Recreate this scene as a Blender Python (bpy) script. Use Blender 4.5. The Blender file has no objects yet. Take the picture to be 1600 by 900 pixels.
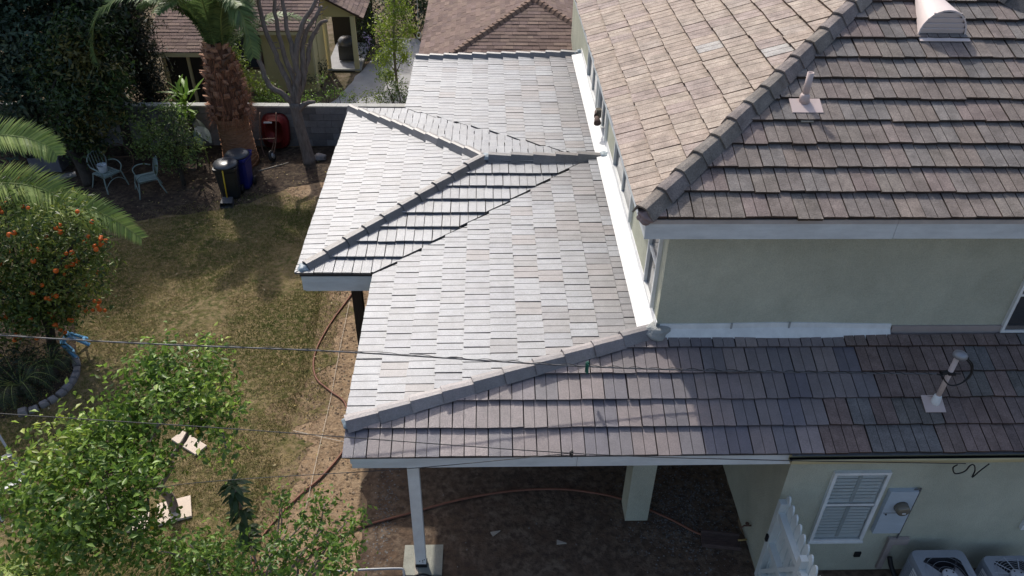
import bpy, math, random
import numpy as np
from mathutils import Matrix, Vector

random.seed(11)
rng = np.random.default_rng(11)
S = bpy.context.scene
COL = S.collection
PI = math.pi

# ------------------------------------------------------------------ camera
YAW, PITCH, ROLL, FPX, CAMZ = 0.039104, 0.636282, 0.020352, 1250.5, 10.45
cy, sy = math.cos(YAW), math.sin(YAW)
FW = np.array([sy * math.cos(PITCH), cy * math.cos(PITCH), -math.sin(PITCH)])
R0 = np.array([cy, -sy, 0.0])
U0 = np.cross(R0, FW)
RT = math.cos(ROLL) * R0 + math.sin(ROLL) * U0
UP = -math.sin(ROLL) * R0 + math.cos(ROLL) * U0
cam_d = bpy.data.cameras.new('camera')
cam = bpy.data.objects.new('camera', cam_d)
COL.objects.link(cam)
cm = Matrix.Identity(4)
for i in range(3):
    cm[i][0], cm[i][1], cm[i][2] = RT[i], UP[i], -FW[i]
cm[2][3] = CAMZ
cam.matrix_world = cm
cam_d.sensor_width = 36
cam_d.lens = FPX / 1600 * 36
cam_d.clip_start = 0.1
cam_d.clip_end = 3000
S.camera = cam

# ------------------------------------------------------------------ light
SUN_EL = math.radians(45.5)
SX, SY = -0.37, 0.93
SUN_DIR = Vector((SX * math.cos(SUN_EL), SY * math.cos(SUN_EL), math.sin(SUN_EL))).normalized()
world = bpy.data.worlds.new('World')
S.world = world
world.use_nodes = True
nt = world.node_tree
bg = nt.nodes['Background']
sky = nt.nodes.new('ShaderNodeTexSky')
sky.sky_type = 'NISHITA'
sky.sun_disc = False
sky.sun_elevation = SUN_EL
sky.sun_rotation = math.atan2(SX, SY)
sky.air_density = 1.0
sky.dust_density = 3.5
nt.links.new(sky.outputs['Color'], bg.inputs['Color'])
bg.inputs['Strength'].default_value = 0.15
sun_d = bpy.data.lights.new('sun', 'SUN')
sun_d.energy = 2.75
sun_d.angle = math.radians(1.0)
sun_d.color = (1.0, 0.95, 0.87)
sun = bpy.data.objects.new('sun', sun_d)
COL.objects.link(sun)
sun.rotation_euler = SUN_DIR.to_track_quat('Z', 'Y').to_euler()
S.view_settings.view_transform = 'Standard'
S.view_settings.look = 'None'
S.view_settings.exposure = 0.38
S.view_settings.gamma = 1.0


# ------------------------------------------------------------------ helpers
def proj(P):
    d = np.asarray(P, float) - np.array([0, 0, CAMZ])
    z = d @ FW
    return 800 + FPX * (d @ RT) / z, 450 - FPX * (d @ UP) / z


def material(name, col, rough=0.75, var=0.15, scale=3.0, bump=0.15, bscale=40.0, tint=False, spec=0.3,
             col2=None, speck=0.0, metal=0.0, trans=0.0, detail=6.0, c2scale=None, streak=None, stain=0.0, stain_scale=(2.5, 2.5, .35)):
    m = bpy.data.materials.new(name)
    m.use_nodes = True
    t = m.node_tree
    N, L = t.nodes, t.links
    b = N['Principled BSDF']
    b.inputs['Roughness'].default_value = rough
    b.inputs['Specular IOR Level'].default_value = spec
    b.inputs['Metallic'].default_value = metal
    geo = N.new('ShaderNodeNewGeometry')
    pos = geo.outputs['Position']
    if streak:
        mp = N.new('ShaderNodeMapping')
        mp.inputs['Scale'].default_value = streak
        L.new(pos, mp.inputs['Vector'])
        pos = mp.outputs['Vector']
    n1 = N.new('ShaderNodeTexNoise')
    n1.inputs['Scale'].default_value = scale
    n1.inputs['Detail'].default_value = detail
    n1.inputs['Roughness'].default_value = 0.65
    L.new(pos, n1.inputs['Vector'])
    rmp = N.new('ShaderNodeMapRange')
    rmp.inputs['From Min'].default_value = 0.3
    rmp.inputs['From Max'].default_value = 0.7
    L.new(n1.outputs['Fac'], rmp.inputs['Value'])
    mx = N.new('ShaderNodeMix')
    mx.data_type = 'RGBA'
    lo = tuple(c * (1 - var) for c in col)
    hi = tuple(min(1, c * (1 + var)) for c in col)
    if col2:
        lo, hi = col, col2
    mx.inputs['A'].default_value = (*lo, 1)
    mx.inputs['B'].default_value = (*hi, 1)
    L.new(rmp.outputs['Result'], mx.inputs['Factor'])
    out = mx.outputs['Result']
    if tint:
        at = N.new('ShaderNodeAttribute')
        at.attribute_name = 'tint'
        m2 = N.new('ShaderNodeMix')
        m2.data_type = 'RGBA'
        m2.blend_type = 'MULTIPLY'
        m2.inputs['Factor'].default_value = 1
        L.new(out, m2.inputs['A'])
        L.new(at.outputs['Color'], m2.inputs['B'])
        out = m2.outputs['Result']
    if speck:
        n3 = N.new('ShaderNodeTexNoise')
        n3.inputs['Scale'].default_value = 55
        n3.inputs['Detail'].default_value = 3
        L.new(geo.outputs['Position'], n3.inputs['Vector'])
        r3 = N.new('ShaderNodeMapRange')
        r3.inputs['From Min'].default_value = 0.40
        r3.inputs['From Max'].default_value = 0.62
        r3.inputs['To Min'].default_value = 1 - speck
        r3.inputs['To Max'].default_value = 1 + speck * 0.4
        L.new(n3.outputs['Fac'], r3.inputs['Value'])
        m3 = N.new('ShaderNodeMix')
        m3.data_type = 'RGBA'
        m3.blend_type = 'MULTIPLY'
        m3.inputs['Factor'].default_value = 1
        L.new(out, m3.inputs['A'])
        L.new(r3.outputs['Result'], m3.inputs['B'])
        out = m3.outputs['Result']
    if stain:
        mp4 = N.new('ShaderNodeMapping')
        mp4.inputs['Scale'].default_value = stain_scale
        L.new(geo.outputs['Position'], mp4.inputs['Vector'])
        n4 = N.new('ShaderNodeTexNoise')
        n4.inputs['Scale'].default_value = 1.0
        n4.inputs['Detail'].default_value = 9
        n4.inputs['Roughness'].default_value = .7
        L.new(mp4.outputs['Vector'], n4.inputs['Vector'])
        r4 = N.new('ShaderNodeMapRange')
        r4.inputs['From Min'].default_value = 0.38
        r4.inputs['From Max'].default_value = 0.60
        r4.inputs['To Min'].default_value = 1 - stain
        r4.inputs['To Max'].default_value = 1.0
        L.new(n4.outputs['Fac'], r4.inputs['Value'])
        m4 = N.new('ShaderNodeMix')
        m4.data_type = 'RGBA'
        m4.blend_type = 'MULTIPLY'
        m4.inputs['Factor'].default_value = 1
        L.new(out, m4.inputs['A'])
        L.new(r4.outputs['Result'], m4.inputs['B'])
        out = m4.outputs['Result']
    L.new(out, b.inputs['Base Color'])
    if bump:
        n2 = N.new('ShaderNodeTexNoise')
        n2.inputs['Scale'].default_value = bscale
        n2.inputs['Detail'].default_value = 5
        L.new(geo.outputs['Position'], n2.inputs['Vector'])
        bp = N.new('ShaderNodeBump')
        bp.inputs['Strength'].default_value = bump
        bp.inputs['Distance'].default_value = 0.02
        L.new(n2.outputs['Fac'], bp.inputs['Height'])
        L.new(bp.outputs['Normal'], b.inputs['Normal'])
    if trans:
        tr = N.new('ShaderNodeBsdfTranslucent')
        L.new(out, tr.inputs['Color'])
        ms = N.new('ShaderNodeMixShader')
        ms.inputs['Fac'].default_value = trans
        L.new(b.outputs['BSDF'], ms.inputs[1])
        L.new(tr.outputs['BSDF'], ms.inputs[2])
        L.new(ms.outputs['Shader'], N['Material Output'].inputs['Surface'])
    return m


def glass(name, tint=(0.9, 0.95, 1.0), fac=0.35):
    m = bpy.data.materials.new(name)
    m.use_nodes = True
    t = m.node_tree
    N, L = t.nodes, t.links
    N.remove(N['Principled BSDF'])
    g = N.new('ShaderNodeBsdfGlossy')
    g.inputs['Roughness'].default_value = 0.03
    tr = N.new('ShaderNodeBsdfTransparent')
    tr.inputs['Color'].default_value = (*tint, 1)
    fr = N.new('ShaderNodeFresnel')
    fr.inputs['IOR'].default_value = 1.5
    ad = N.new('ShaderNodeMath')
    ad.operation = 'MULTIPLY_ADD'
    ad.inputs[1].default_value = 1.0
    ad.inputs[2].default_value = fac * 0.2
    L.new(fr.outputs['Fac'], ad.inputs[0])
    ms = N.new('ShaderNodeMixShader')
    L.new(ad.outputs['Value'], ms.inputs['Fac'])
    L.new(tr.outputs['BSDF'], ms.inputs[1])
    L.new(g.outputs['BSDF'], ms.inputs[2])
    L.new(ms.outputs['Shader'], N['Material Output'].inputs['Surface'])
    return m


def wm(o):
    if o.parent:
        return wm(o.parent) @ o.matrix_parent_inverse @ o.matrix_basis
    return o.matrix_basis.copy()


def set_parent(o, p):
    o.parent = p
    o.matrix_parent_inverse = wm(p).inverted()


class MB:
    def __init__(s):
        s.v, s.f, s.t, s.mi = [], [], [], []
        s.tint = (1, 1, 1)
        s.m = 0

    def add(s, verts, faces):
        o = len(s.v)
        s.v += [tuple(p) for p in verts]
        s.t += [s.tint] * len(verts)
        s.f += [tuple(i + o for i in f) for f in faces]
        s.mi += [s.m] * len(faces)
        return s

    def box(s, c, d, rz=0.0, mat=None):
        x, y, z = d[0] / 2, d[1] / 2, d[2] / 2
        P = [(-x, -y, -z), (x, -y, -z), (x, y, -z), (-x, y, -z), (-x, -y, z), (x, -y, z), (x, y, z), (-x, y, z)]
        if mat is None:
            ca, sa = math.cos(rz), math.sin(rz)
            P = [(c[0] + p[0] * ca - p[1] * sa, c[1] + p[0] * sa + p[1] * ca, c[2] + p[2]) for p in P]
        else:
            P = [tuple(Vector(c) + mat @ Vector(p)) for p in P]
        return s.add(P, [(0, 3, 2, 1), (4, 5, 6, 7), (0, 1, 5, 4), (1, 2, 6, 5), (2, 3, 7, 6), (3, 0, 4, 7)])

    def bar(s, a, b, w, h=None, up=(0, 0, 1)):
        a, b = Vector(a), Vector(b)
        h = h or w
        d = (b - a).normalized()
        u = Vector(up)
        if abs(d.dot(u)) > .99:
            u = Vector((0, 1, 0))
        x = d.cross(u).normalized()
        y = x.cross(d)
        P = []
        for q in (a, b):
            for sx_, sy_ in ((-1, -1), (1, -1), (1, 1), (-1, 1)):
                P.append(q + x * (sx_ * w / 2) + y * (sy_ * h / 2))
        return s.add(P, [(0, 1, 2, 3), (7, 6, 5, 4), (0, 4, 5, 1), (1, 5, 6, 2), (2, 6, 7, 3), (3, 7, 4, 0)])

    def tube(s, pts, r, seg=6, closed=False):
        pts = [Vector(p) for p in pts]
        n = len(pts)
        rs = r if isinstance(r, (list, tuple)) else [r] * n
        V, F = [], []
        px = None
        for i, p in enumerate(pts):
            if closed:
                d = pts[(i + 1) % n] - pts[i - 1]
            else:
                d = pts[min(i + 1, n - 1)] - pts[max(i - 1, 0)]
            d.normalize()
            if px is None:
                u = Vector((0, 0, 1)) if abs(d.z) < .9 else Vector((1, 0, 0))
                px = d.cross(u).normalized()
            else:
                px = (px - d * px.dot(d))
                px = px.normalized() if px.length > 1e-6 else d.orthogonal().normalized()
            py = d.cross(px)
            for k in range(seg):
                a = 2 * PI * k / seg
                V.append(p + (px * math.cos(a) + py * math.sin(a)) * rs[i])
        for i in range(n if closed else n - 1):
            j = (i + 1) % n
            for k in range(seg):
                k2 = (k + 1) % seg
                F.append((i * seg + k, i * seg + k2, j * seg + k2, j * seg + k))
        if not closed:
            F.append(tuple(range(seg - 1, -1, -1)))
            F.append(tuple((n - 1) * seg + k for k in range(seg)))
        return s.add(V, F)

    def lathe(s, prof, c=(0, 0, 0), seg=16, mat=None):
        V, F = [], []
        for r, z in prof:
            for k in range(seg):
                a = 2 * PI * k / seg
                p = Vector((r * math.cos(a), r * math.sin(a), z))
                V.append(Vector(c) + (mat @ p if mat else p))
        for i in range(len(prof) - 1):
            for k in range(seg):
                k2 = (k + 1) % seg
                F.append((i * seg + k, i * seg + k2, (i + 1) * seg + k2, (i + 1) * seg + k))
        F.append(tuple(range(seg - 1, -1, -1)))
        F.append(tuple((len(prof) - 1) * seg + k for k in range(seg)))
        return s.add(V, F)

    def slab(s, poly, th):
        """polygon in 3D extruded downwards by th"""
        n = len(poly)
        V = [tuple(p) for p in poly] + [(p[0], p[1], p[2] - th) for p in poly]
        F = [tuple(range(n)), tuple(range(2 * n - 1, n - 1, -1))]
        for i in range(n):
            j = (i + 1) % n
            F.append((i, i + n, j + n, j))
        return s.add(V, F)

    def ring(s, outer, inner, n, depth):
        """picture-frame: outer / inner loops (equal length) extruded along n by depth"""
        k = len(outer)
        n = Vector(n) * depth
        V = [Vector(p) for p in outer] + [Vector(p) for p in inner]
        V = V + [p + n for p in V]
        F = []
        for i in range(k):
            j = (i + 1) % k
            F += [(i, j, k + j, k + i), (2 * k + i, 3 * k + i, 3 * k + j, 2 * k + j),
                  (i, 2 * k + i, 2 * k + j, j), (k + i, k + j, 3 * k + j, 3 * k + i)]
        return s.add(V, F)

    def mesh(s, name, mats):
        me = bpy.data.meshes.new(name)
        me.from_pydata(s.v, [], s.f)
        for m in (mats if isinstance(mats, (list, tuple)) else [mats]):
            me.materials.append(m)
        me.polygons.foreach_set('material_index', s.mi)
        a = me.color_attributes.new('tint', 'FLOAT_COLOR', 'POINT')
        a.data.foreach_set('color', np.hstack([np.array(s.t, float).reshape(-1, 3), np.ones((len(s.t), 1))]).ravel())
        me.update()
        return me

    def build(s, name, mats, parent=None, smooth=False, kind=None):
        me = s.mesh(name, mats)
        return link(name, me, parent, smooth, kind)


def link(name, me, parent=None, smooth=False, kind=None):
    if smooth:
        me.polygons.foreach_set('use_smooth', [True] * len(me.polygons))
    o = bpy.data.objects.new(name, me)
    COL.objects.link(o)
    if parent:
        set_parent(o, parent)
    if kind:
        o['kind'] = kind
    return o


def thing(name, label, cat, loc=(0, 0, 0), rz=0.0, group=None):
    o = bpy.data.objects.new(name, None)
    o.empty_display_size = 0.2
    COL.objects.link(o)
    o.location = loc
    o.rotation_euler = (0, 0, rz)
    o['label'], o['category'] = label, cat
    if group:
        o['group'] = group
    return o


def tag(o, label, cat, group=None):
    o['label'], o['category'] = label, cat
    if group:
        o['group'] = group
    return o


def copy_thing(root, loc, rz, label, recurse=True):
    c = root.copy()
    COL.objects.link(c)
    c.location = loc
    c.rotation_euler = (0, 0, rz)
    c['label'] = label

    def rec(src, dst):
        for ch in list(src.children):
            d = ch.copy()
            COL.objects.link(d)
            d.parent = dst
            rec(ch, d)
    rec(root, c)
    return c


def catmull(pts, n=8):
    P = [np.array(p, float) for p in pts]
    P = [2 * P[0] - P[1]] + P + [2 * P[-1] - P[-2]]
    out = []
    for i in range(1, len(P) - 2):
        for k in range(n):
            t = k / n
            a, b, c, d = P[i - 1], P[i], P[i + 1], P[i + 2]
            out.append(tuple(0.5 * (2 * b + (c - a) * t + (2 * a - 5 * b + 4 * c - d) * t * t + (3 * b - a - 3 * c + d) * t ** 3)))
    out.append(tuple(P[-2]))
    return out


# ------------------------------------------------------------------ materials
M = {}
M['tile'] = material('concrete_tile', (1, 1, 1), rough=0.42, var=0.10, scale=9, bump=0.3, bscale=110, tint=True, spec=0.9, speck=0.14, stain=.20, stain_scale=(3.5, 3.5, 3.5))
M['oldtile'] = material('weathered_tile', (1, 1, 1), rough=0.85, var=0.24, scale=5, bump=0.7, bscale=70, tint=True, spec=0.2, speck=0.20, stain=.30, stain_scale=(4, 4, 4))
M['mortar'] = material('mortar', (0.33, 0.34, 0.33), rough=0.9, bump=0.9, bscale=35)
M['lead'] = material('lead_flashing', (0.27, 0.32, 0.35), rough=0.5, bump=0.6, bscale=25, spec=0.5)
M['deck'] = material('roof_underlay', (0.05, 0.045, 0.045), rough=0.95)
M['white'] = material('white_paint', (0.70, 0.71, 0.70), rough=0.5, var=0.05, bump=0.15, bscale=20, stain=.10, stain_scale=(3, 3, 3))
M['flash'] = material('white_flashing', (0.74, 0.74, 0.735), rough=0.45, var=0.05, scale=6, bump=0.5, bscale=9, spec=0.5, stain=.14, stain_scale=(5, 2.5, 5))
M['fascia'] = material('fascia_paint', (0.60, 0.635, 0.65), rough=0.5, var=0.06, scale=2, bump=0.12, bscale=30, streak=(0.6, 0.6, 8), stain=.14, stain_scale=(2, 2, 6))
M['trim'] = material('drip_edge', (0.42, 0.38, 0.36), rough=0.6)
M['stucco'] = material('stucco', (0.51, 0.515, 0.415), rough=0.95, var=0.08, scale=1.6, bump=1.0, bscale=75, spec=0.1, speck=.08, stain=.13, stain_scale=(1.1, 1.1, .9))
M['stucco2'] = material('stucco_band', (0.36, 0.31, 0.29), rough=0.95, var=0.08, scale=3, bump=0.7, bscale=90, spec=0.1)
M['glass'] = glass('window_glass')
M['darkglass'] = material('dark_glass', (0.03, 0.035, 0.045), rough=0.08, var=0.1, bump=0.0, spec=0.3)
M['shutter'] = material('shutter_white', (0.78, 0.81, 0.80), rough=0.6, var=0.04, bump=0)
M['blind'] = material('dark_screen', (0.07, 0.075, 0.085), rough=0.5, var=0.1, bump=0, spec=0.4)
M['metal'] = material('grey_metal', (0.27, 0.28, 0.30), rough=0.45, var=0.10, scale=5, metal=0.4, bump=0.1)
M['panel'] = material('meter_panel_paint', (0.40, 0.45, 0.50), rough=0.5, var=0.08, bump=0.05, streak=(1, 1, 3))
M['pinkpaint'] = material('beige_vent_paint', (0.52, 0.42, 0.39), rough=0.6, var=0.06, bump=0.1)
M['black'] = material('black_rubber', (0.015, 0.015, 0.016), rough=0.5, var=0.2, bump=0)
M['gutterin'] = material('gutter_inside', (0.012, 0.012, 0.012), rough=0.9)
M['dial'] = material('meter_bronze', (0.14, 0.12, 0.09), rough=0.25, var=0.1, bump=0, spec=0.6)
M['acmetal'] = material('condenser_paint', (0.25, 0.27, 0.30), rough=0.45, var=0.08, scale=3, bump=0.05, spec=0.4)
M['acdark'] = material('condenser_inside', (0.03, 0.03, 0.035), rough=0.8)
M['fan'] = material('fan_blade', (0.40, 0.42, 0.45), rough=0.4, var=0.08, bump=0)
M['sticker'] = material('white_sticker', (0.7, 0.7, 0.7), rough=0.6, var=0.03, bump=0)
M['vinyl'] = material('white_vinyl', (0.56, 0.61, 0.61), rough=0.4, var=0.05, scale=4, bump=0)
M['darkwood'] = material('dark_post_wood', (0.035, 0.026, 0.020), rough=0.8, var=0.4, scale=6, streak=(6, 6, .6))
M['concrete'] = material('concrete', (0.30, 0.30, 0.26), rough=0.95, var=0.15, scale=5, bump=0.5, bscale=60)
M['block'] = material('cinder_block', (0.20, 0.20, 0.205), rough=0.95, var=0.22, scale=2.5, bump=0.7, bscale=60, tint=True, speck=.12)
M['cap'] = material('wall_cap', (0.40, 0.40, 0.38), rough=0.95, var=0.12, scale=4, bump=0.4)
M['joint'] = material('mortar_joint', (0.12, 0.12, 0.115), rough=1, bump=0.3)
M['bark'] = material('bark_grey', (0.20, 0.165, 0.145), rough=0.95, var=0.35, scale=6, bump=1.0, bscale=30, streak=(3, 3, .8))
M['barkd'] = material('bark_dark', (0.05, 0.042, 0.035), rough=0.95, var=0.3, scale=8, bump=0.8, bscale=35)
M['palmbark'] = material('palm_fibre', (0.30, 0.155, 0.085), rough=0.95, var=0.4, scale=10, bump=1.0, bscale=40, streak=(1, 1, 5))
M['boot'] = material('palm_boot', (0.36, 0.22, 0.155), rough=0.9, var=0.35, scale=9, bump=0.8, bscale=40, tint=True)
M['leaf'] = material('leaf', (1, 1, 1), rough=0.42, var=0.18, scale=3, bump=0, tint=True, spec=0.45, trans=0.38)
M['frond'] = material('palm_leaflet', (1, 1, 1), rough=0.5, var=0.15, scale=3, bump=0, tint=True, spec=0.4, trans=0.3)
M['rachis'] = material('palm_rachis', (0.20, 0.24, 0.07), rough=0.5, var=0.15, bump=0)
M['orange'] = material('orange_fruit', (0.62, 0.125, 0.018), rough=0.4, var=0.12, scale=9, bump=0.1)
M['lemon'] = material('lemon_fruit', (0.75, 0.50, 0.05), rough=0.4, var=0.1, bump=0.1)
M['yellow'] = material('yellow_siding', (0.46, 0.39, 0.19), rough=0.8, var=0.08, scale=2, bump=0.15)
M['yellowtrim'] = material('cream_trim', (0.52, 0.46, 0.27), rough=0.7, var=0.06, bump=0.1)
M['shingle'] = material('brown_shingle', (1, 1, 1), rough=0.95, var=0.2, scale=10, bump=0.6, bscale=80, tint=True, speck=.2)
M['darkdoor'] = material('dark_opening', (0.02, 0.018, 0.016), rough=0.6)
M['brownframe'] = material('brown_frame', (0.06, 0.035, 0.025), rough=0.6)
M['bluebin'] = material('blue_plastic', (0.014, 0.02, 0.15), rough=0.4, var=0.1, bump=0.05)
M['blackbin'] = material('black_plastic', (0.02, 0.022, 0.024), rough=0.35, var=0.2, bump=0.05, spec=.5)
M['binlid'] = material('grey_lid', (0.06, 0.062, 0.07), rough=0.35, var=0.15, bump=0.05, spec=.5)
M['red'] = material('red_enamel', (0.15, 0.016, 0.016), rough=0.45, var=0.2, scale=5, bump=0.05)
M['rust'] = material('rusty_tube', (0.12, 0.07, 0.05), rough=0.7, var=0.3, scale=12, bump=0.2)
M['turq'] = material('turquoise_iron', (0.21, 0.27, 0.255), rough=0.55, var=0.2, scale=12, bump=0.2)
M['yellowpole'] = material('yellow_handle', (0.62, 0.42, 0.03), rough=0.5, var=0.05, bump=0)
M['stick'] = material('pale_stick', (0.36, 0.32, 0.27), rough=0.9, var=0.15)
M['bluestool'] = material('blue_stool', (0.11, 0.30, 0.50), rough=0.5, var=0.1, bump=0.1)
M['alum'] = material('aluminium', (0.30, 0.31, 0.32), rough=0.4, var=0.08, metal=0.5, bump=0)
M['board'] = material('pale_board', (0.60, 0.50, 0.41), rough=0.8, var=0.06, scale=6, bump=0.15)
M['hose'] = material('brown_hose', (0.20, 0.085, 0.055), rough=0.6, var=0.15, scale=10, bump=0)
M['string'] = material('string', (0.62, 0.55, 0.46), rough=0.9, bump=0)
M['stone'] = material('edging_stone', (0.23, 0.215, 0.215), rough=0.9, var=0.2, scale=10, bump=0.6)
M['gravel'] = material('gravel', (1, 1, 1), rough=0.9, var=0.25, scale=20, bump=0, tint=True)
M['grass'] = material('grass_blade', (1, 1, 1), rough=0.7, var=0.2, scale=1.3, bump=0, tint=True, spec=.15, trans=.25)
M['plank'] = material('old_plank', (0.10, 0.07, 0.062), rough=0.9, var=0.3, scale=8, bump=0.4, streak=(1, 6, 6))
M['cable'] = material('black_cable', (0.035, 0.035, 0.037), rough=0.5, var=0.2, bump=0)
M['cableg'] = material('grey_cable', (0.10, 0.10, 0.105), rough=0.45, var=0.3, scale=20, bump=0)
M['greenclip'] = material('green_clip', (0.01, 0.10, 0.07), rough=0.5, bump=0)
M['pot'] = material('white_pot', (0.55, 0.60, 0.66), rough=0.4, var=0.05, bump=0)
M['crate'] = material('grey_crate', (0.12, 0.12, 0.14), rough=0.6, var=0.2, bump=0.1)
M['purple'] = material('purple_flower', (0.35, 0.25, 0.55), rough=0.7, var=0.2, bump=0, trans=.3)
M['lawnm'] = None

# ground: dirt, patched with noise; lawn: green-straw mix
def ground_mat(name, cols, scales, bump=0.8):
    m = bpy.data.materials.new(name)
    m.use_nodes = True
    t = m.node_tree
    N, L = t.nodes, t.links
    b = N['Principled BSDF']
    b.inputs['Roughness'].default_value = 0.98
    b.inputs['Specular IOR Level'].default_value = 0.08
    geo = N.new('ShaderNodeNewGeometry')
    out = None
    for i, (c, sc) in enumerate(zip(cols, scales)):
        if out is None:
            rgb = N.new('ShaderNodeRGB')
            rgb.outputs[0].default_value = (*c, 1)
            out = rgb.outputs[0]
            continue
        n = N.new('ShaderNodeTexNoise')
        n.inputs['Scale'].default_value = sc
        n.inputs['Detail'].default_value = 8
        n.inputs['Roughness'].default_value = .6
        off = N.new('ShaderNodeVectorMath')
        off.operation = 'ADD'
        off.inputs[1].default_value = (i * 17.3, i * 5.1, 0)
        L.new(geo.outputs['Position'], off.inputs[0])
        L.new(off.outputs[0], n.inputs['Vector'])
        r = N.new('ShaderNodeMapRange')
        r.inputs['From Min'].default_value = 0.42
        r.inputs['From Max'].default_value = 0.62
        L.new(n.outputs['Fac'], r.inputs['Value'])
        mx = N.new('ShaderNodeMix')
        mx.data_type = 'RGBA'
        L.new(r.outputs['Result'], mx.inputs['Factor'])
        L.new(out, mx.inputs['A'])
        mx.inputs['B'].default_value = (*c, 1)
        out = mx.outputs['Result']
    L.new(out, b.inputs['Base Color'])
    nb = N.new('ShaderNodeTexNoise')
    nb.inputs['Scale'].default_value = 9
    nb.inputs['Detail'].default_value = 10
    nb.inputs['Roughness'].default_value = .7
    L.new(geo.outputs['Position'], nb.inputs['Vector'])
    bp = N.new('ShaderNodeBump')
    bp.inputs['Strength'].default_value = bump
    bp.inputs['Distance'].default_value = 0.08
    L.new(nb.outputs['Fac'], bp.inputs['Height'])
    L.new(bp.outputs['Normal'], b.inputs['Normal'])
    return m


M['dirt'] = ground_mat('dirt', [(0.34, 0.235, 0.14), (0.23, 0.155, 0.095), (0.40, 0.29, 0.185), (0.15, 0.10, 0.065), (0.32, 0.23, 0.15)], [0, 1.2, 2.5, 5.0, 14])
M['shadetone'] = ground_mat('shade_toned_dirt', [(0.145, 0.10, 0.07), (0.10, 0.068, 0.05), (0.18, 0.135, 0.10), (0.08, 0.057, 0.044)], [0, 1.2, 3.5, 9])  # dirt darkened so the shade by the carport lies in its colour
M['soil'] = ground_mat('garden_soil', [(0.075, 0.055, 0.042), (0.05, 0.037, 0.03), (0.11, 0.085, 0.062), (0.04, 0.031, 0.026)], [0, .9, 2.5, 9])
M['lawn'] = ground_mat('lawn_soil', [(0.12, 0.11, 0.042), (0.21, 0.165, 0.08), (0.08, 0.09, 0.03), (0.25, 0.19, 0.105)], [0, .8, 2.3, 9], bump=1.0)
M['worn'] = ground_mat('worn_lawn', [(0.25, 0.185, 0.10), (0.19, 0.155, 0.075), (0.31, 0.23, 0.14), (0.15, 0.135, 0.055), (0.20, 0.14, 0.09)], [0, 1.1, 2.6, 5, 12], bump=1.0)
M['nyard'] = ground_mat('yard_soil', [(0.14, 0.105, 0.07), (0.075, 0.07, 0.035), (0.19, 0.15, 0.11)], [0, .9, 3])
M['path'] = material('path_concrete', (0.33, 0.33, 0.34), rough=0.95, var=0.15, scale=2, bump=0.2)


# ------------------------------------------------------------------ ground
def sheet(name, poly, z, mat, sub=None):
    b = MB()
    b.add([(x, y, z) for x, y in poly], [tuple(range(len(poly)))])
    o = b.build(name, mat)
    o['kind'] = 'structure'
    return o


sheet('ground', [(-900, -900), (900, -900), (900, 900), (-900, 900)], 0.0, M['nyard'])
sheet('dirt_yard', [(-14, -2), (4.0, -2), (4.0, 20.95), (-14, 20.95)], 0.006, M['dirt'])


def wavy(poly, amp, step=.09):
    out = []
    n = len(poly)
    f = rng.uniform(2, 9, 5)
    ph = rng.uniform(0, 6, 10)
    d = 0.0
    for i in range(n):
        a, b = np.array(poly[i], float), np.array(poly[(i + 1) % n], float)
        ln = np.linalg.norm(b - a)
        nrm = np.array([-(b - a)[1], (b - a)[0]]) / ln
        k = max(1, int(ln / step))
        for j in range(k):
            t = j / k
            w = sum(math.sin(f[q] * (d + ln * t) + ph[q]) / (1 + .25 * f[q]) for q in range(5))
            out.append(tuple(a + (b - a) * t + nrm * amp * w * min(1, 4 * t, 4 * (1 - t)) + rng.normal(0, amp * .10, 2)))
        d += ln
    return out


LAWN = [(-3.75, 1), (-3.62, 8.3), (-3.5, 9.0), (-3.5, 9.8), (-3.4, 11.1), (-3.45, 12.4), (-3.55, 14), (-3.9, 15.5), (-4.4, 17.6), (-6.0, 17.9), (-8.5, 17.0), (-11, 16.6), (-14, 16.5), (-14, 1)]
LAWNW = wavy(LAWN, .26)
WORN = wavy([(-3.5, 1), (-3.3, 8.3), (-3.15, 9.6), (-3.0, 11.1), (-3.05, 12.6), (-3.15, 14.5), (-3.4, 16.5), (-4.2, 18.1), (-6.0, 18.3), (-8.5, 17.3), (-11, 16.9), (-14, 16.9), (-14, 1)], .28)
sheet('worn_lawn', WORN, 0.010, M['worn'])
sheet('lawn', LAWNW, 0.014, M['lawn'])
sheet('garden_soil', wavy([(-14, 16.4), (-11, 16.5), (-8.5, 16.9), (-6.0, 17.75), (-5.2, 18.6), (-4.3, 18.9), (-3.0, 19.1), (-3.0, 20.95), (-14, 20.95)], .08), 0.016, M['soil'])
SHADE_TONE = wavy([(-1.95, 3), (-1.85, 5.5), (-1.95, 7.2), (-2.0, 9.2), (-1.7, 12.9), (3.99, 12.9), (3.99, 6.98), (3.8, 6.0), (4.5, 3)], .06)
sheet('shade_toned_ground', SHADE_TONE, 0.012, M['shadetone'])  # darker sheet painted where the roofs' shade falls on the soil
sheet('side_path', [(4.02, 3), (11, 3), (11, 6.98), (4.02, 6.98)], 0.012, M['shadetone'])
sheet('concrete_path', wavy([(-5.3, 22.4), (-1.9, 22.2), (-1.6, 27.5), (-2.6, 30), (-3.6, 30), (-4.3, 26.6), (-4.6, 25.2)], .04), 0.012, M['path'])


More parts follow.
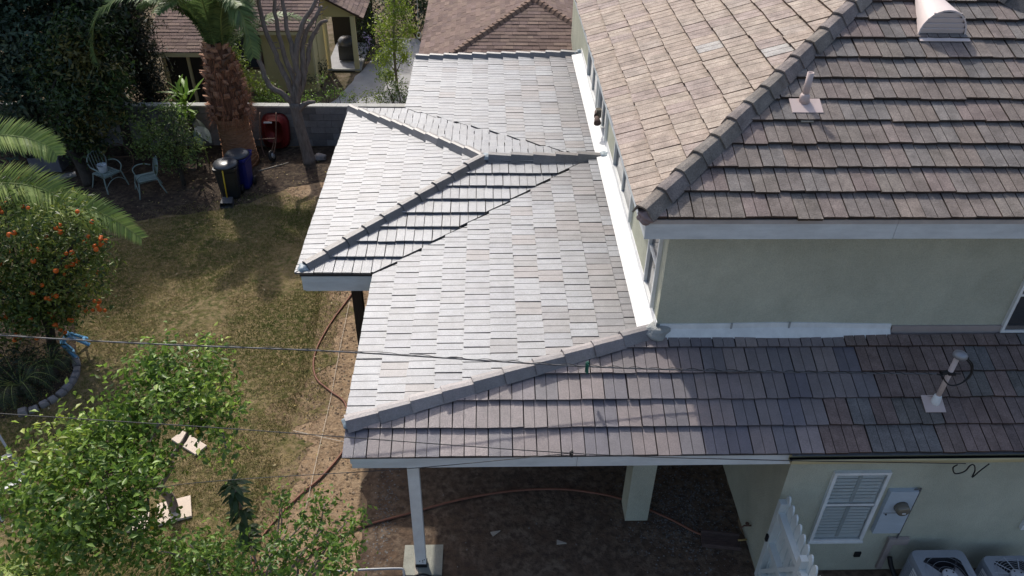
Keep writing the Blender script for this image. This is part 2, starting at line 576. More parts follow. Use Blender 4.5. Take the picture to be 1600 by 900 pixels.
def scatter_in(poly, n):
    P = np.array(poly)
    out = []
    lo, hi = P.min(0), P.max(0)
    x0, y0 = P[:, 0], P[:, 1]
    x1, y1 = np.roll(x0, -1), np.roll(y0, -1)
    got = 0
    while got < n:
        q = rng.uniform(lo, hi, (n, 2))
        c = ((y0[None] > q[:, 1:]) != (y1[None] > q[:, 1:])) & (q[:, :1] < (x1 - x0)[None] * (q[:, 1:] - y0[None]) / ((y1 - y0)[None] + 1e-12) + x0[None])
        q = q[c.sum(1) % 2 == 1]
        out.append(q)
        got += len(q)
    return np.vstack(out)[:n]


def tri_mesh(name, V, F, T, mat, parent=None, kind=None, smooth=False):
    """V (n,3), F (m,k), T (n,3)"""
    me = bpy.data.meshes.new(name)
    n, m, k = len(V), len(F), F.shape[1]
    me.vertices.add(n)
    me.vertices.foreach_set('co', np.ascontiguousarray(V, dtype=np.float32).ravel())
    me.loops.add(m * k)
    me.loops.foreach_set('vertex_index', np.ascontiguousarray(F, dtype=np.int32).ravel())
    me.polygons.add(m)
    me.polygons.foreach_set('loop_start', np.arange(0, m * k, k, dtype=np.int32))
    me.materials.append(mat)
    a = me.color_attributes.new('tint', 'FLOAT_COLOR', 'POINT')
    a.data.foreach_set('color', np.hstack([T, np.ones((n, 1))]).astype(np.float32).ravel())
    me.update(calc_edges=True)
    return link(name, me, parent, smooth, kind)


# grass blades on the lawn (only the part in view)
def grass(name, poly, n, hmin, hmax, pal, wid=.007):
    q = scatter_in(poly, n)
    h = rng.uniform(hmin, hmax, n)
    # patchiness
    ph = 1.2 * np.sin(q[:, 0] * 2.1 + 1.3) * np.cos(q[:, 1] * 1.7) + np.sin(q[:, 0] * .9 - q[:, 1] * 1.1) + .7 * np.sin(q[:, 0] * 5.3 + 2 * np.sin(q[:, 1] * 3.1)) * np.sin(q[:, 1] * 6.1) + rng.normal(0, .5, n)
    keep = ph > -1.0
    q, h, ph = q[keep], h[keep], ph[keep]
    n = len(q)
    a = rng.uniform(0, 2 * PI, n)
    dx, dy = np.cos(a), np.sin(a)
    lean = rng.uniform(-.9, .9, (n, 2)) * h[:, None]
    z0 = 0.012
    V = np.zeros((n, 3, 3))
    V[:, 0] = np.stack([q[:, 0] - dx * wid, q[:, 1] - dy * wid, np.full(n, z0)], 1)
    V[:, 1] = np.stack([q[:, 0] + dx * wid, q[:, 1] + dy * wid, np.full(n, z0)], 1)
    V[:, 2] = np.stack([q[:, 0] + lean[:, 0], q[:, 1] + lean[:, 1], z0 + h], 1)
    pal = np.array(pal)
    w = np.clip((ph + 1.2) / 3 + rng.normal(0, .25, n), 0, .999)
    c = pal[(w * len(pal)).astype(int)] * rng.uniform(.85, 1.4, (n, 1))
    T = np.repeat(c[:, None], 3, 1)
    F = np.arange(n * 3).reshape(n, 3)
    return tri_mesh(name, V.reshape(-1, 3), F, T.reshape(-1, 3), M['grass'], kind='stuff')


LAWN_V = [(-3.75, 6), (-3.62, 8.3), (-3.5, 9.0), (-3.5, 9.8), (-3.4, 11.1), (-3.45, 12.4), (-3.55, 14), (-3.9, 15.5), (-4.4, 17.4), (-6.0, 17.7), (-8.5, 16.8), (-10, 16.5), (-9, 9), (-6, 6)]
grass('grass', LAWN_V, 170000, .012, .042, [(0.30, 0.235, 0.125), (0.26, 0.21, 0.095), (0.19, 0.18, 0.06), (0.15, 0.165, 0.045), (0.10, 0.13, 0.033)])


def pebbles(name, P, r0, r1, pal, mat=None):
    n = len(P)
    base = np.array([(1, 0, 0), (0, 1, 0), (-1, 0, 0), (0, -1, 0), (0, 0, 1)], float)
    F0 = np.array([(0, 1, 4), (1, 2, 4), (2, 3, 4), (3, 0, 4)])
    r = rng.uniform(r0, r1, (n, 1, 1)) * rng.uniform(.6, 1.3, (n, 1, 3))
    a = rng.uniform(0, 2 * PI, n)
    ca, sa = np.cos(a), np.sin(a)
    B = base[None] * r
    X = B[..., 0] * ca[:, None] - B[..., 1] * sa[:, None] + P[:, :1]
    Y = B[..., 0] * sa[:, None] + B[..., 1] * ca[:, None] + P[:, 1:2]
    Z = B[..., 2] * .7 + 0.012
    V = np.stack([X, Y, Z], -1).reshape(-1, 3)
    F = (F0[None] + (np.arange(n) * 5)[:, None, None]).reshape(-1, 3)
    pal = np.array(pal)
    T = np.repeat((pal[rng.integers(0, len(pal), n)] * rng.uniform(.6, 1.2, (n, 1)))[:, None], 5, 1).reshape(-1, 3)
    return tri_mesh(name, V, F, T, mat or M['gravel'], kind='stuff')


g1 = rng.normal((-1.62, 8.15), (.10, .55), (420, 2))
g2 = rng.normal((3.15, 8.2), (.5, .55), (2600, 2))
g2 = g2[(g2[:, 0] < 3.95) & (g2[:, 1] > 6.6)]
g3 = scatter_in(SHADE_TONE, 160)
pebbles('gravel', np.vstack([g1, g2, g3]), .006, .018, [(.16, .16, .158), (.20, .195, .19), (.11, .10, .098)])
pebbles('soil_clods', np.vstack([scatter_in([(-3.4, 6.5), (-3.3, 13), (-3.4, 16), (-1.9, 16), (-1.9, 6.5)], 1500), scatter_in([(-9, 17.5), (-4, 17.8), (-3.2, 20.5), (-9, 20.5)], 700)]), .008, .028, [(.20, .14, .09), (.13, .09, .06), (.27, .2, .14)])

# fallen leaves and sparse grass along the worn lawn edge
lq = np.vstack([scatter_in(LAWN_V, 260), scatter_in([(-3.6, 7), (-3.4, 14), (-2.0, 14), (-2.0, 7)], 90), scatter_in([(-9, 17.5), (-4, 17.9), (-3.2, 20.5), (-9, 20.5)], 250)])
nl = len(lq)
la = rng.uniform(0, 2 * PI, nl)
ls = rng.uniform(.012, .040, nl)
LV = np.zeros((nl, 4, 3))
for q_, (u_, v_) in enumerate(((-1, 0), (0, .45), (1, 0), (0, -.45))):
    LV[:, q_, 0] = lq[:, 0] + ls * (u_ * np.cos(la) - v_ * np.sin(la))
    LV[:, q_, 1] = lq[:, 1] + ls * (u_ * np.sin(la) + v_ * np.cos(la))
    LV[:, q_, 2] = .045 + rng.uniform(-.01, .02, nl)
lp = np.array([(.30, .22, .10), (.36, .28, .10), (.20, .13, .07), (.42, .36, .22), (.16, .15, .05)])
LT = np.repeat((lp[rng.integers(0, 5, nl)])[:, None], 4, 1).reshape(-1, 3)
tri_mesh('fallen_leaves', LV.reshape(-1, 3), np.arange(nl * 4).reshape(nl, 4), LT, M['gravel'], kind='stuff')
EDGE = [(-3.9, 7), (-3.75, 9), (-3.6, 11), (-3.7, 13.5), (-4.2, 16.5), (-6, 17.4), (-8.5, 16.7), (-8.6, 17.3), (-6, 18.3), (-4.4, 18.0), (-3.3, 15.5), (-3.1, 13.5), (-2.95, 11), (-3.1, 9), (-3.3, 7)]
grass('sparse_grass', EDGE, 9000, .02, .06, [(0.25, 0.20, 0.11), (0.20, 0.17, 0.08), (0.15, 0.16, 0.05), (.12, .14, .04)])

# ------------------------------------------------------------------ tiled roofs
TW, EX = 0.305, 0.378        # tile width, exposure


def clip(poly, hp):
    a, b, c = hp
    out = []
    n = len(poly)
    for i in range(n):
        p, q = poly[i], poly[(i + 1) % n]
        dp, dq = a * p[0] + b * p[1] + c, a * q[0] + b * q[1] + c
        if dp >= 0:
            out.append(p)
        if (dp >= 0) != (dq >= 0):
            t = dp / (dp - dq)
            out.append((p[0] + (q[0] - p[0]) * t, p[1] + (q[1] - p[1]) * t))
    return out


def area2(p):
    return 0.5 * abs(sum(p[i][0] * p[(i + 1) % len(p)][1] - p[(i + 1) % len(p)][0] * p[i][1] for i in range(len(p))))


class Plane:
    def __init__(s, O, eave_dir, up_dir, m):
        s.O = np.array(O, float)
        s.U = np.array([eave_dir[0], eave_dir[1], 0.0])
        v = np.array([up_dir[0], up_dir[1], m], float)
        s.V = v / np.linalg.norm(v)
        s.N = np.cross(s.U, s.V)
        s.m = m

    def matrix(s, u, v, h=0.0):
        p = s.O + s.U * u + s.V * v + s.N * h
        mt = Matrix.Identity(4)
        for i in range(3):
            mt[i][0], mt[i][1], mt[i][2], mt[i][3] = s.U[i], s.V[i], s.N[i], p[i]
        return mt

    def line(s, A, B, inside):
        """half plane in uv from the plan line A-B, with plan point 'inside' on the kept side"""
        nx, ny = -(B[1] - A[1]), B[0] - A[0]
        l = math.hypot(nx, ny)
        nx, ny = nx / l, ny / l
        c = -(nx * A[0] + ny * A[1])
        if nx * inside[0] + ny * inside[1] + c < 0:
            nx, ny, c = -nx, -ny, -c
        return (nx * s.U[0] + ny * s.U[1], nx * s.V[0] + ny * s.V[1], nx * s.O[0] + ny * s.O[1] + c)

    def z(s, x, y):
        return s.O[2] - (s.N[0] * (x - s.O[0]) + s.N[1] * (y - s.O[1])) / s.N[2]


HB = 0.056      # height of a tile's butt above the deck


def tile_dims(kind):
    # butt height above the deck, thickness, half joint, half groove
    if kind.startswith('old'):
        return (.088, .040, .0070, .0042)
    return (.080, .038, .0070, .0036) if kind in ('newfront', 'newslat') else (.080, .038, .0095, .0050)


def tile_mesh(slats, tints, kind):
    """slats: list of clipped polygons (local u, v from the butt)"""
    b = MB()
    HB, TH, _, _ = tile_dims(kind)
    sl = (TH + .006) / EX
    for poly, tn in zip(slats, tints):
        if len(poly) < 3 or area2(poly) < 2e-4:
            continue
        b.tint = tn
        n = len(poly)
        top = [(p[0], p[1], HB - p[1] * sl) for p in poly]
        b.add(top, [tuple(range(n))])
        # edges in their own, darker colour
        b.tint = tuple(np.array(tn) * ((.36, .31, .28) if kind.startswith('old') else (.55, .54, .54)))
        V = top + [(p[0], p[1], HB - p[1] * sl - TH) for p in poly]
        b.add(V, [(i, i + n, (i + 1) % n + n, (i + 1) % n) for i in range(n)])
    return b


VARIANTS = {}


def whole_tile(kind, k, pal, mat):
    key = (kind, k)
    if key not in VARIANTS:
        c = np.array(pal[k % len(pal)])
        t1, t2 = [tuple(c * rng.uniform(.93, 1.07)) for _ in range(2)]
        HB, TH, e, g = tile_dims(kind)
        w, L = TW, EX + .03
        sp = w * rng.uniform(.45, .49)
        dl = rng.normal(0, .003, 3)
        s1 = [(e, dl[0]), (sp - g, dl[1]), (sp - g, L), (e, L)]
        s2 = [(sp + g, dl[1]), (w - e, dl[2]), (w - e, L), (sp + g, L)]
        b = tile_mesh([s1, s2], [t1, t2], kind)
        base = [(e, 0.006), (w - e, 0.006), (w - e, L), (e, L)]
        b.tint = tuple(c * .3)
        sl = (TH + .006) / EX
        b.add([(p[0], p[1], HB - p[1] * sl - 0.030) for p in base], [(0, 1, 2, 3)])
        VARIANTS[key] = b
        b.me = None
    return VARIANTS[key]


RECORDS = {}     # part name -> list of (px size, MB or key, matrix, deck, mat)


def px_size(plane, u, v, poly):
    pts = [plane.O + plane.U * (u + p[0]) + plane.V * (v + p[1]) for p in poly]
    q = [proj(p) for p in pts]
    cx, cy_ = sum(a for a, _ in q) / len(q), sum(b for _, b in q) / len(q)
    inside = -20 < cx < 1620 and -20 < cy_ < 920
    return area2(q), inside, (cx, cy_)


def tile_field(deck, plane, u0, u1, nv, hps, kind, palfn, mat, part, stag=.5, gap=.004, v0=0.0, jit=.003):
    """palfn(course, u, X, Y) -> (kind, palette, material, part) or None"""
    for j in range(nv):
        off = (TW * stag if j % 2 else 0.0) + rng.normal(0, .012)
        i0 = int(math.floor((u0 - off) / TW)) - 1
        i1 = int(math.ceil((u1 - off) / TW)) + 1
        for i in range(i0, i1):
            u = i * TW + off
            v = v0 + j * EX
            full = [(0, 0), (TW, 0), (TW, EX + .03), (0, EX + .03)]
            poly = full
            for (a, b, c) in hps:
                poly = clip(poly, (a, b, c + a * u + b * v))
                if len(poly) < 3:
                    break
            if len(poly) < 3 or area2(poly) < .004:
                continue
            P = plane.O + plane.U * (u + TW / 2) + plane.V * (v + EX / 2)
            knd, pal, mt, prt = kind, palfn, mat, part
            if callable(palfn):
                knd, pal, mt, prt = palfn(j, P)
            px, ins, _ = px_size(plane, u, v, [p for p in clip(poly, (0, -1, EX))] or poly)
            if pal is None:
                pal = NEWD if knd == 'newd' else NEWP
            k = int(rng.integers(0, len(pal)))
            M4 = plane.matrix(u + rng.normal(0, .0015), v + rng.normal(0, jit), rng.normal(0, .0022)) @ Matrix.Rotation(rng.normal(0, .004), 4, 'Z') @ Matrix.Rotation(rng.normal(0, .006), 4, 'X')
            whole = area2(poly) > .985 * area2(full)
            if whole:
                mb = whole_tile(knd, k, pal, mt)
            else:
                c = np.array(pal[k])
                _, _, e, g = tile_dims(knd)
                sp = TW * .47
                L = clip(clip(poly, (-1, 0, sp - g)), (1, 0, -e))
                R = clip(clip(poly, (1, 0, -sp - g)), (-1, 0, TW - e))
                mb = tile_mesh([L, R], [tuple(c * rng.uniform(.93, 1.07)) for _ in range(2)], knd)
                if not mb.v:
                    continue
                mb.me = None
            RECORDS.setdefault((prt, mt.name), []).append((px if ins else 0.0, mb, M4, deck, mt))


def flush_tiles(limit, owner):
    for (part, _), recs in RECORDS.items():
        recs.sort(key=lambda r: -r[0])
        lim = limit.get(part, 300)
        for r in recs[:lim]:
            px, mb, M4, deck, mt = r
            if mb.me is None:
                mb.me = mb.mesh(part, mt)
            o = bpy.data.objects.new(part, mb.me)
            COL.objects.link(o)
            o.parent = deck
            o.matrix_parent_inverse = Matrix.Identity(4)
            o.matrix_basis = M4
        rest = recs[lim:]
        bydeck = {}
        for r in rest:
            bydeck.setdefault(r[3].name, []).append(r)
        if rest:
            big = MB()
            for px, mb, M4, deck, mt in rest:
                A = np.array(M4)
                V = np.array(mb.v) @ A[:3, :3].T + A[:3, 3]
                o = len(big.v)
                big.v += [tuple(p) for p in V]
                big.t += mb.t
                big.f += [tuple(i + o for i in f) for f in mb.f]
                big.mi += mb.mi
            big.build(part + '_rows', rest[0][4], owner, kind='stuff')
    RECORDS.clear()


def ridge_caps(deck, A, B, pal, mat, name='ridge_tile', L=.40, up=(0, 0, 1), w=.13, h=.085, start=0.0, lift=.0, zoff=.03):
    A, B = Vector(A), Vector(B)
    d = (B - A)
    tot = d.length
    d.normalize()
    side = d.cross(Vector(up)).normalized()
    upv = side.cross(d)
    n = int(round((tot - start) / L))
    step = (tot - start) / n
    for i in range(n):
        c = np.array(pal[int(rng.integers(0, len(pal)))]) * rng.uniform(.92, 1.08)
        b = MB()
        b.tint = tuple(c)
        LL = step + .05
        outer = [(-w, -.055), (-w * .42, h * .95), (0, h * 1.05), (w * .42, h * .95), (w, -.055)]
        inner = [(w * .86, -.055), (w * .36, h * .7), (0, h * .8), (-w * .36, h * .7), (-w * .86, -.055)]
        sec = outer + inner
        V = []
        for s_, sc, dz in ((0, 1.06, .030), (LL, .94, 0.0)):
            for y, z in sec:
                V.append((s_, y * sc, z * sc + dz + zoff))
        k = len(sec)
        F = [tuple(range(k)), tuple(range(2 * k - 1, k - 1, -1))]
        for q in range(k):
            r = (q + 1) % k
            F.append((q, q + k, r + k, r))
        b.add(V, F)
        me = b.mesh(name, mat)
        o = bpy.data.objects.new(name, me)
        COL.objects.link(o)
        o.parent = deck
        mt = Matrix.Identity(4)
        p = A + d * (start + i * step)
        jy = random.gauss(0, .004)
        for q in range(3):
            mt[q][0], mt[q][1], mt[q][2], mt[q][3] = d[q], side[q], upv[q], p[q] + side[q] * jy
        o.matrix_basis = mt @ Matrix.Rotation(random.gauss(0, .012), 4, 'Z')


# ------------------------------------------------------------------ the green house
house = thing('house', 'large pale green stucco house with grey tiled hip roofs and open carport', 'house', (4.0, 7.0, 0))
Z0 = 2.74
MF = .42
ZW = 2.90
mW = (3.412 - 2.90) / 4.08
XE, YS, YN = -1.77, 7.25, 20.05
PX, PYS, PYN, PYM, PZ = -3.02, 10.60, 16.87, 13.65, 3.36
mPS, mPN = (PZ - ZW) / (PYM - PYS), (PZ - ZW) / (PYN - PYM)
PJX = -0.06
mPW = (PZ - ZW) / (PJX - PX)
VX = XE + (PZ - ZW) / mW       # valley top on the main west slope


def deck(name, polys, th=.04):
    b = MB()
    for p in polys:
        b.slab(p, th)
    return b.build(name, M['deck'], house)


def zf(y):
    return Z0 + MF * (y - 6.87)


def zw(x):
    return ZW + mW * (x - XE)


NH = 19.0
lower_deck = deck('lower_roof', [
    [(XE, 6.87, Z0), (10.5, 6.87, Z0), (10.5, 8.45, zf(8.45)), (2.31, 8.45, zf(8.45)), (XE, YS, zf(YS))],
    [(XE, YS + .002, ZW), (2.31, 8.47, zw(2.31)), (2.31, NH, zw(2.31)), (XE, YN, ZW)],
    [(XE, YN + .002, ZW), (2.31, NH + .002, zw(2.31)), (2.31, 20.43, 2.72), (XE, 20.43, 2.72)],
])
patio_deck = deck('patio_roof', [
    [(PX, PYS, ZW), (XE, PYS, ZW), (VX, PYM, PZ), (PJX, PYM, PZ)],
    [(PX, PYN, ZW), (PX, PYS, ZW), (PJX, PYM, PZ)],
    [(XE, PYN, ZW), (PX, PYN, ZW), (PJX, PYM, PZ), (VX, PYM, PZ)],
])
UXW, UYS, UZ, UM = 1.86, 8.0, 5.56, .42
APX, APY = 6.40, 12.54
APZ = UZ + UM * (APX - UXW)
upper_deck = deck('upper_roof', [
    [(UXW, UYS, UZ), (2 * APX - UXW, UYS, UZ), (APX, APY, APZ)],
    [(UXW, 21.5, UZ), (UXW, UYS + .002, UZ), (APX, APY, APZ), (APX, 21.5, APZ)],
    [(2 * APX - UXW, UYS + .002, UZ), (2 * APX - UXW, 21.5, UZ), (APX + .002, 21.5, APZ), (APX + .002, APY, APZ)],
])

NEWP = [(0.227, 0.241, 0.269), (0.239, 0.252, 0.279), (0.215, 0.228, 0.255), (0.23, 0.242, 0.267), (0.246, 0.26, 0.286), (0.204, 0.216, 0.245), (0.223, 0.232, 0.253), (0.227, 0.238, 0.262), (0.234, 0.246, 0.269), (0.22, 0.232, 0.258)]
NEWD = [(0.19, 0.189, 0.199), (0.162, 0.164, 0.181), (0.202, 0.189, 0.195), (0.174, 0.171, 0.185), (0.211, 0.201, 0.208)]
FRONTP = [(0.237, 0.194, 0.195), (0.209, 0.176, 0.182), (0.152, 0.14, 0.16), (0.266, 0.216, 0.208), (0.18, 0.162, 0.173), (0.227, 0.184, 0.178), (0.138, 0.126, 0.147), (0.256, 0.211, 0.203), (0.199, 0.171, 0.173)]
OLDS = [(0.276, 0.231, 0.205), (0.255, 0.215, 0.195), (0.293, 0.251, 0.226), (0.266, 0.241, 0.226), (0.24, 0.21, 0.195), (0.297, 0.246, 0.226), (0.233, 0.215, 0.205), (0.276, 0.241, 0.215), (0.287, 0.231, 0.215)]
OLDW = [(0.496, 0.409, 0.343), (0.475, 0.392, 0.331), (0.511, 0.421, 0.35), (0.459, 0.373, 0.331), (0.488, 0.402, 0.339), (0.511, 0.428, 0.358), (0.444, 0.366, 0.329), (0.481, 0.406, 0.35), (0.496, 0.406, 0.339), (0.475, 0.389, 0.331), (0.496, 0.414, 0.346), (0.463, 0.377, 0.336), (0.488, 0.409, 0.346), (0.504, 0.418, 0.35), (0.496, 0.406, 0.343), (0.496, 0.409, 0.343), (0.475, 0.392, 0.331), (0.511, 0.421, 0.35), (0.459, 0.373, 0.331), (0.488, 0.402, 0.339), (0.511, 0.428, 0.358), (0.444, 0.366, 0.329), (0.481, 0.406, 0.35), (0.496, 0.406, 0.339), (0.475, 0.389, 0.331), (0.496, 0.414, 0.346), (0.463, 0.377, 0.336), (0.488, 0.409, 0.346), (0.504, 0.418, 0.35), (0.496, 0.406, 0.343), (0.508, 0.48, 0.452)]
OLDF = [(0.258, 0.191, 0.171), (0.232, 0.178, 0.165), (0.27, 0.202, 0.183), (0.213, 0.197, 0.183), (0.239, 0.185, 0.165), (0.206, 0.197, 0.195), (0.258, 0.191, 0.171), (0.244, 0.191, 0.177)]

def west_pal(j, P):
    pd = .05 + (.30 if P[0] > .6 else 0) + (.35 if P[0] > 1.5 else 0) + (.25 if P[1] > 15.5 and P[0] > .3 else 0)
    return 'new' + ('d' if rng.uniform() < pd else ''), None, M['tile'], 'roof_tile'


# west slope of the lower roof
pw = Plane((XE - .05, YN, ZW - .05 * mW), (0, -1), (1, 0), mW)
hipS = pw.line((XE, YS), (2.31, 8.47), (0, 12))
hipN = pw.line((XE, YN), (2.31, NH), (0, 12))
valS = pw.line((XE, PYS - .07), (VX, PYM - .07), (0, 9))
valN = pw.line((XE, PYN + .05), (VX, PYM + .05), (0, 18))
wallW = pw.line((2.16, 0), (2.16, 10), (0, 0))
midS = pw.line((0, PYM), (1, PYM), (0, 9))
midN = pw.line((0, PYM), (1, PYM), (0, 18))
tile_field(lower_deck, pw, 0, YN - YS + 2, 12, [hipS, valS, wallW, midS], 'new', west_pal, M['tile'], 'roof_tile')
tile_field(lower_deck, pw, -2, YN - PYM + 1, 12, [hipN, valN, wallW, midN], 'new', west_pal, M['tile'], 'roof_tile')


# front slope: new tiles to the left, weathered ones to the right
def front_pal(j, P):
    lim = (4.15, 4.30, 5.10, 4.90, 5.0)[j]
    if P[0] < lim:
        return 'newfront', FRONTP, M['tile'], 'roof_tile'
    return 'oldfront', OLDF, M['oldtile'], 'weathered_tile'


pf = Plane((XE - .05, 6.87 - .03, Z0 - .03 * MF), (1, 0), (0, 1), MF)
tile_field(lower_deck, pf, 0, 10.2, 5, [pf.line((XE - .04, 0), (XE - .04, 5), (0, 0)), pf.line((XE, YS), (2.31, 8.47), (2, 7)), pf.line((0, 8.40), (1, 8.40), (0, 0)), pf.line((8.6, 0), (8.6, 5), (0, 0))],
           '', front_pal, None, '')
# projecting patio roof
ps = Plane((PX - .05, PYS - .04, ZW - .04 * mPS), (1, 0), (0, 1), mPS)
tile_field(patio_deck, ps, 0, 5.2, 9, [ps.line((PX, PYS), (PJX, PYM), (0, PYS)), ps.line((XE, PYS), (VX, PYM), (-1.5, PYM)), ps.line((0, PYM), (1, PYM), (0, 0))], 'newfront', (lambda j, P: ('newslat', NEWP, M['tile'], 'roof_tile')), M['tile'], 'roof_tile')
pn = Plane((VX, PYN + .04, ZW - .04 * mPN), (-1, 0), (0, -1), mPN)
tile_field(patio_deck, pn, 0, 5.3, 9, [pn.line((PX, PYN), (PJX, PYM), (0, PYN)), pn.line((XE, PYN), (VX, PYM), (-1.5, PYM)), pn.line((0, PYM), (1, PYM), (0, 20))], 'newfront', (lambda j, P: ('newslat', NEWP, M['tile'], 'roof_tile')), M['tile'], 'roof_tile')
pp = Plane((PX - .05, PYN, ZW - .05 * mPW), (0, -1), (1, 0), mPW)
tile_field(patio_deck, pp, -.1, PYN - PYS + .2, 9, [pp.line((PX, PYS), (PJX, PYM), (-2.5, PYM)), pp.line((PX, PYN), (PJX, PYM), (-2.5, PYM))], 'new', NEWP, M['tile'], 'roof_tile')
# upper roof
us = Plane((UXW - .05, UYS - .05, UZ - .05 * UM), (1, 0), (0, 1), UM)
tile_field(upper_deck, us, 0, 9, 12, [us.line((UXW, UYS), (APX, APY), (6, 8)), us.line((2 * APX - UXW, UYS), (APX, APY), (6, 8)), us.line((9.0, 0), (9.0, 5), (0, 0))], 'olds', OLDS, M['oldtile'], 'weathered_tile', jit=.008)
uw = Plane((UXW - .05, 18.0, UZ - .05 * UM), (0, -1), (1, 0), UM)
tile_field(upper_deck, uw, 0, 10, 12, [uw.line((UXW, UYS), (APX, APY), (2, 18)), uw.line((0, 17.8), (1, 17.8), (0, 0))], 'oldw', OLDW, M['oldtile'], 'weathered_tile', jit=.005)
flush_tiles({'roof_tile': 300, 'weathered_tile': 300}, house)

CAPP = [(.24, .21, .215), (.20, .185, .195), (.26, .23, .23), (.22, .20, .205)]
CAPG = [(0.194, 0.181, 0.176), (0.167, 0.16, 0.16), (0.22, 0.202, 0.196)]
CAPO = [(0.306, 0.267, 0.233), (0.272, 0.245, 0.22), (0.289, 0.249, 0.233)]
ridge_caps(lower_deck, (XE - .02, YS - .02, ZW + .02), (2.24, 8.44, zw(2.25) + .03), CAPP, M['tile'], L=.415)
ridge_caps(lower_deck, (XE, YN, ZW + .02), (2.2, NH + .02, zw(2.2) + .03), CAPG, M['tile'], L=.36)
ridge_caps(patio_deck, (PX + .1, PYS + .1, ZW + .03), (PJX - .03, PYM - .03, PZ + .03), CAPG, M['tile'], L=.40)
ridge_caps(patio_deck, (PX, PYN, ZW + .03), (PJX - .05, PYM + .05, PZ + .03), CAPG, M['tile'], L=.40)
ridge_caps(patio_deck, (PJX + .1, PYM, PZ + .02), (2.15, PYM, PZ + .04), CAPG, M['tile'], L=.40)
ridge_caps(upper_deck, (UXW - .04, UYS - .04, UZ + .03), (APX, APY, APZ + .04), CAPO, M['oldtile'], L=.385, w=.15, h=.10)
ridge_caps(upper_deck, (2 * APX - UXW, UYS, UZ + .03), (APX, APY, APZ + .04), [(.17, .16, .155), (.20, .185, .175)], M['oldtile'], L=.385, w=.15, h=.10)


def lump(name, c, r, mat, parent, seed=0, sq=(1, 1, 1)):
    import bmesh
    bm = bmesh.new()
    bmesh.ops.create_icosphere(bm, subdivisions=3, radius=1)
    rr = random.Random(seed)
    ph = [rr.uniform(0, 6) for _ in range(6)]
    for v in bm.verts:
        p = v.co
        k = 1 + .16 * math.sin(4 * p.x + ph[0]) * math.cos(5 * p.y + ph[1]) + .12 * math.sin(7 * p.z + ph[2] + 3 * p.x)
        v.co = Vector((c[0] + p.x * r * k * sq[0], c[1] + p.y * r * k * sq[1], c[2] + p.z * r * k * sq[2]))
    me = bpy.data.meshes.new(name)
    bm.to_mesh(me)
    bm.free()
    me.materials.append(mat)
    return link(name, me, parent, True)


lump('mortar_patch', (2.31, 8.42, zw(2.3) + .05), .15, M['mortar'], lower_deck, 3, (1.2, .95, .85))
lump('lead_cap', (PJX + .02, PYM, PZ + .09), .11, M['lead'], patio_deck, 4, (1.1, 1, .45))
lump('lead_cap', (PX + .07, PYS + .07, ZW + .07), .10, M['lead'], patio_deck, 5, (1, 1, .7))
lump('lead_cap', (XE + .02, YS, ZW + .05), .10, M['lead'], lower_deck, 6, (1, 1, .9))
lump('lead_cap', (2.24, PYM, PZ + .10), .12, M['lead'], lower_deck, 7, (1.0, 1.1, .7))
lump('lead_cap', (2.25, NH + .03, zw(2.2) + .08), .11, M['lead'], lower_deck, 8, (1.2, .8, .8))
lump('mortar_patch', (UXW + .02, UYS - .02, UZ + .03), .10, material('pink_mortar', (.25, .19, .19), bump=1.0, bscale=30), upper_deck, 9, (1.1, 1.1, .9))

# valley channels (dark metal just above the deck)
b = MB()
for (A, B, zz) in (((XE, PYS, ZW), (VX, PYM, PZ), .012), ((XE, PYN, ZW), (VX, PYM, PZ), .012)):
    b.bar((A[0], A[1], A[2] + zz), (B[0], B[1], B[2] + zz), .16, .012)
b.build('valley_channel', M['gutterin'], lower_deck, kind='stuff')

# walls
b = MB()
b.box((6.4, 8.55, 4.12), (8.18, .2, 2.76))
b.build('upper_front_wall', M['stucco'], house)
b = MB()
b.box((2.41, 15.075, 4.12), (.2, 12.84, 2.76))
b.build('upper_side_wall', M['stucco'], house)
b = MB()
b.box((7.3, 7.1, 1.30), (6.6, .2, 2.598))
b.build('lower_front_wall', M['stucco'], house)
b = MB()
b.box((4.1, 10.102, 1.30), (.2, 5.8, 2.6))
b.build('carport_side_wall', M['stucco'], house)
b = MB()
b.box((3.15, 13.1, 1.36), (1.7, .2, 2.7))
b.build('carport_back_wall', M['stucco'], house)
b = MB()
b.box((2.41, 17.36, 1.36), (.2, 8.3, 2.7))
b.build('lower_side_wall', M['stucco'], house)
b = MB()
b.box((6.5, 14.5, 2.64), (7.8, 11.8, .06))
b.build('floor_slab', M['deck'], house)
# stucco corner column and carport posts
b = MB()
b.box((2.345, 8.11, 1.32), (.355, .38, 2.60))
b.build('column', M['stucco'], house)
b = MB()
b.box((-.985, 7.17, 1.32), (.155, .10, 2.46))
post = b.build('post', M['white'], house)
b = MB()
b.box((-.985, 7.17, .075), (.17, .115, .07))
b.build('post_bracket', M['black'], post)
b = MB()
for px_, pz_ in ((-.955, .21), (-.955, .17), (-1.0, .19), (-.93, .225)):
    b.tube([(px_, 7.118, pz_), (px_, 7.112, pz_)], .008, 6)
b.build('screw', M['black'], post, kind='stuff')
for y in (11.0, 16.4):
    b = MB()
    b.box((-2.21, y, 1.30), (.165, .165, 2.6))
    b.build('post', M['darkwood'], house)
for y in (12.9, 19.8):
    b = MB()
    b.box((-1.55, y, 1.35), (.15, .15, 2.65))
    b.build('post', M['darkwood'], house)
b = MB()
b.box((-.965, 7.25, .02), (.58, .52, .035))
pad = b.build('footing', M['concrete'], house)

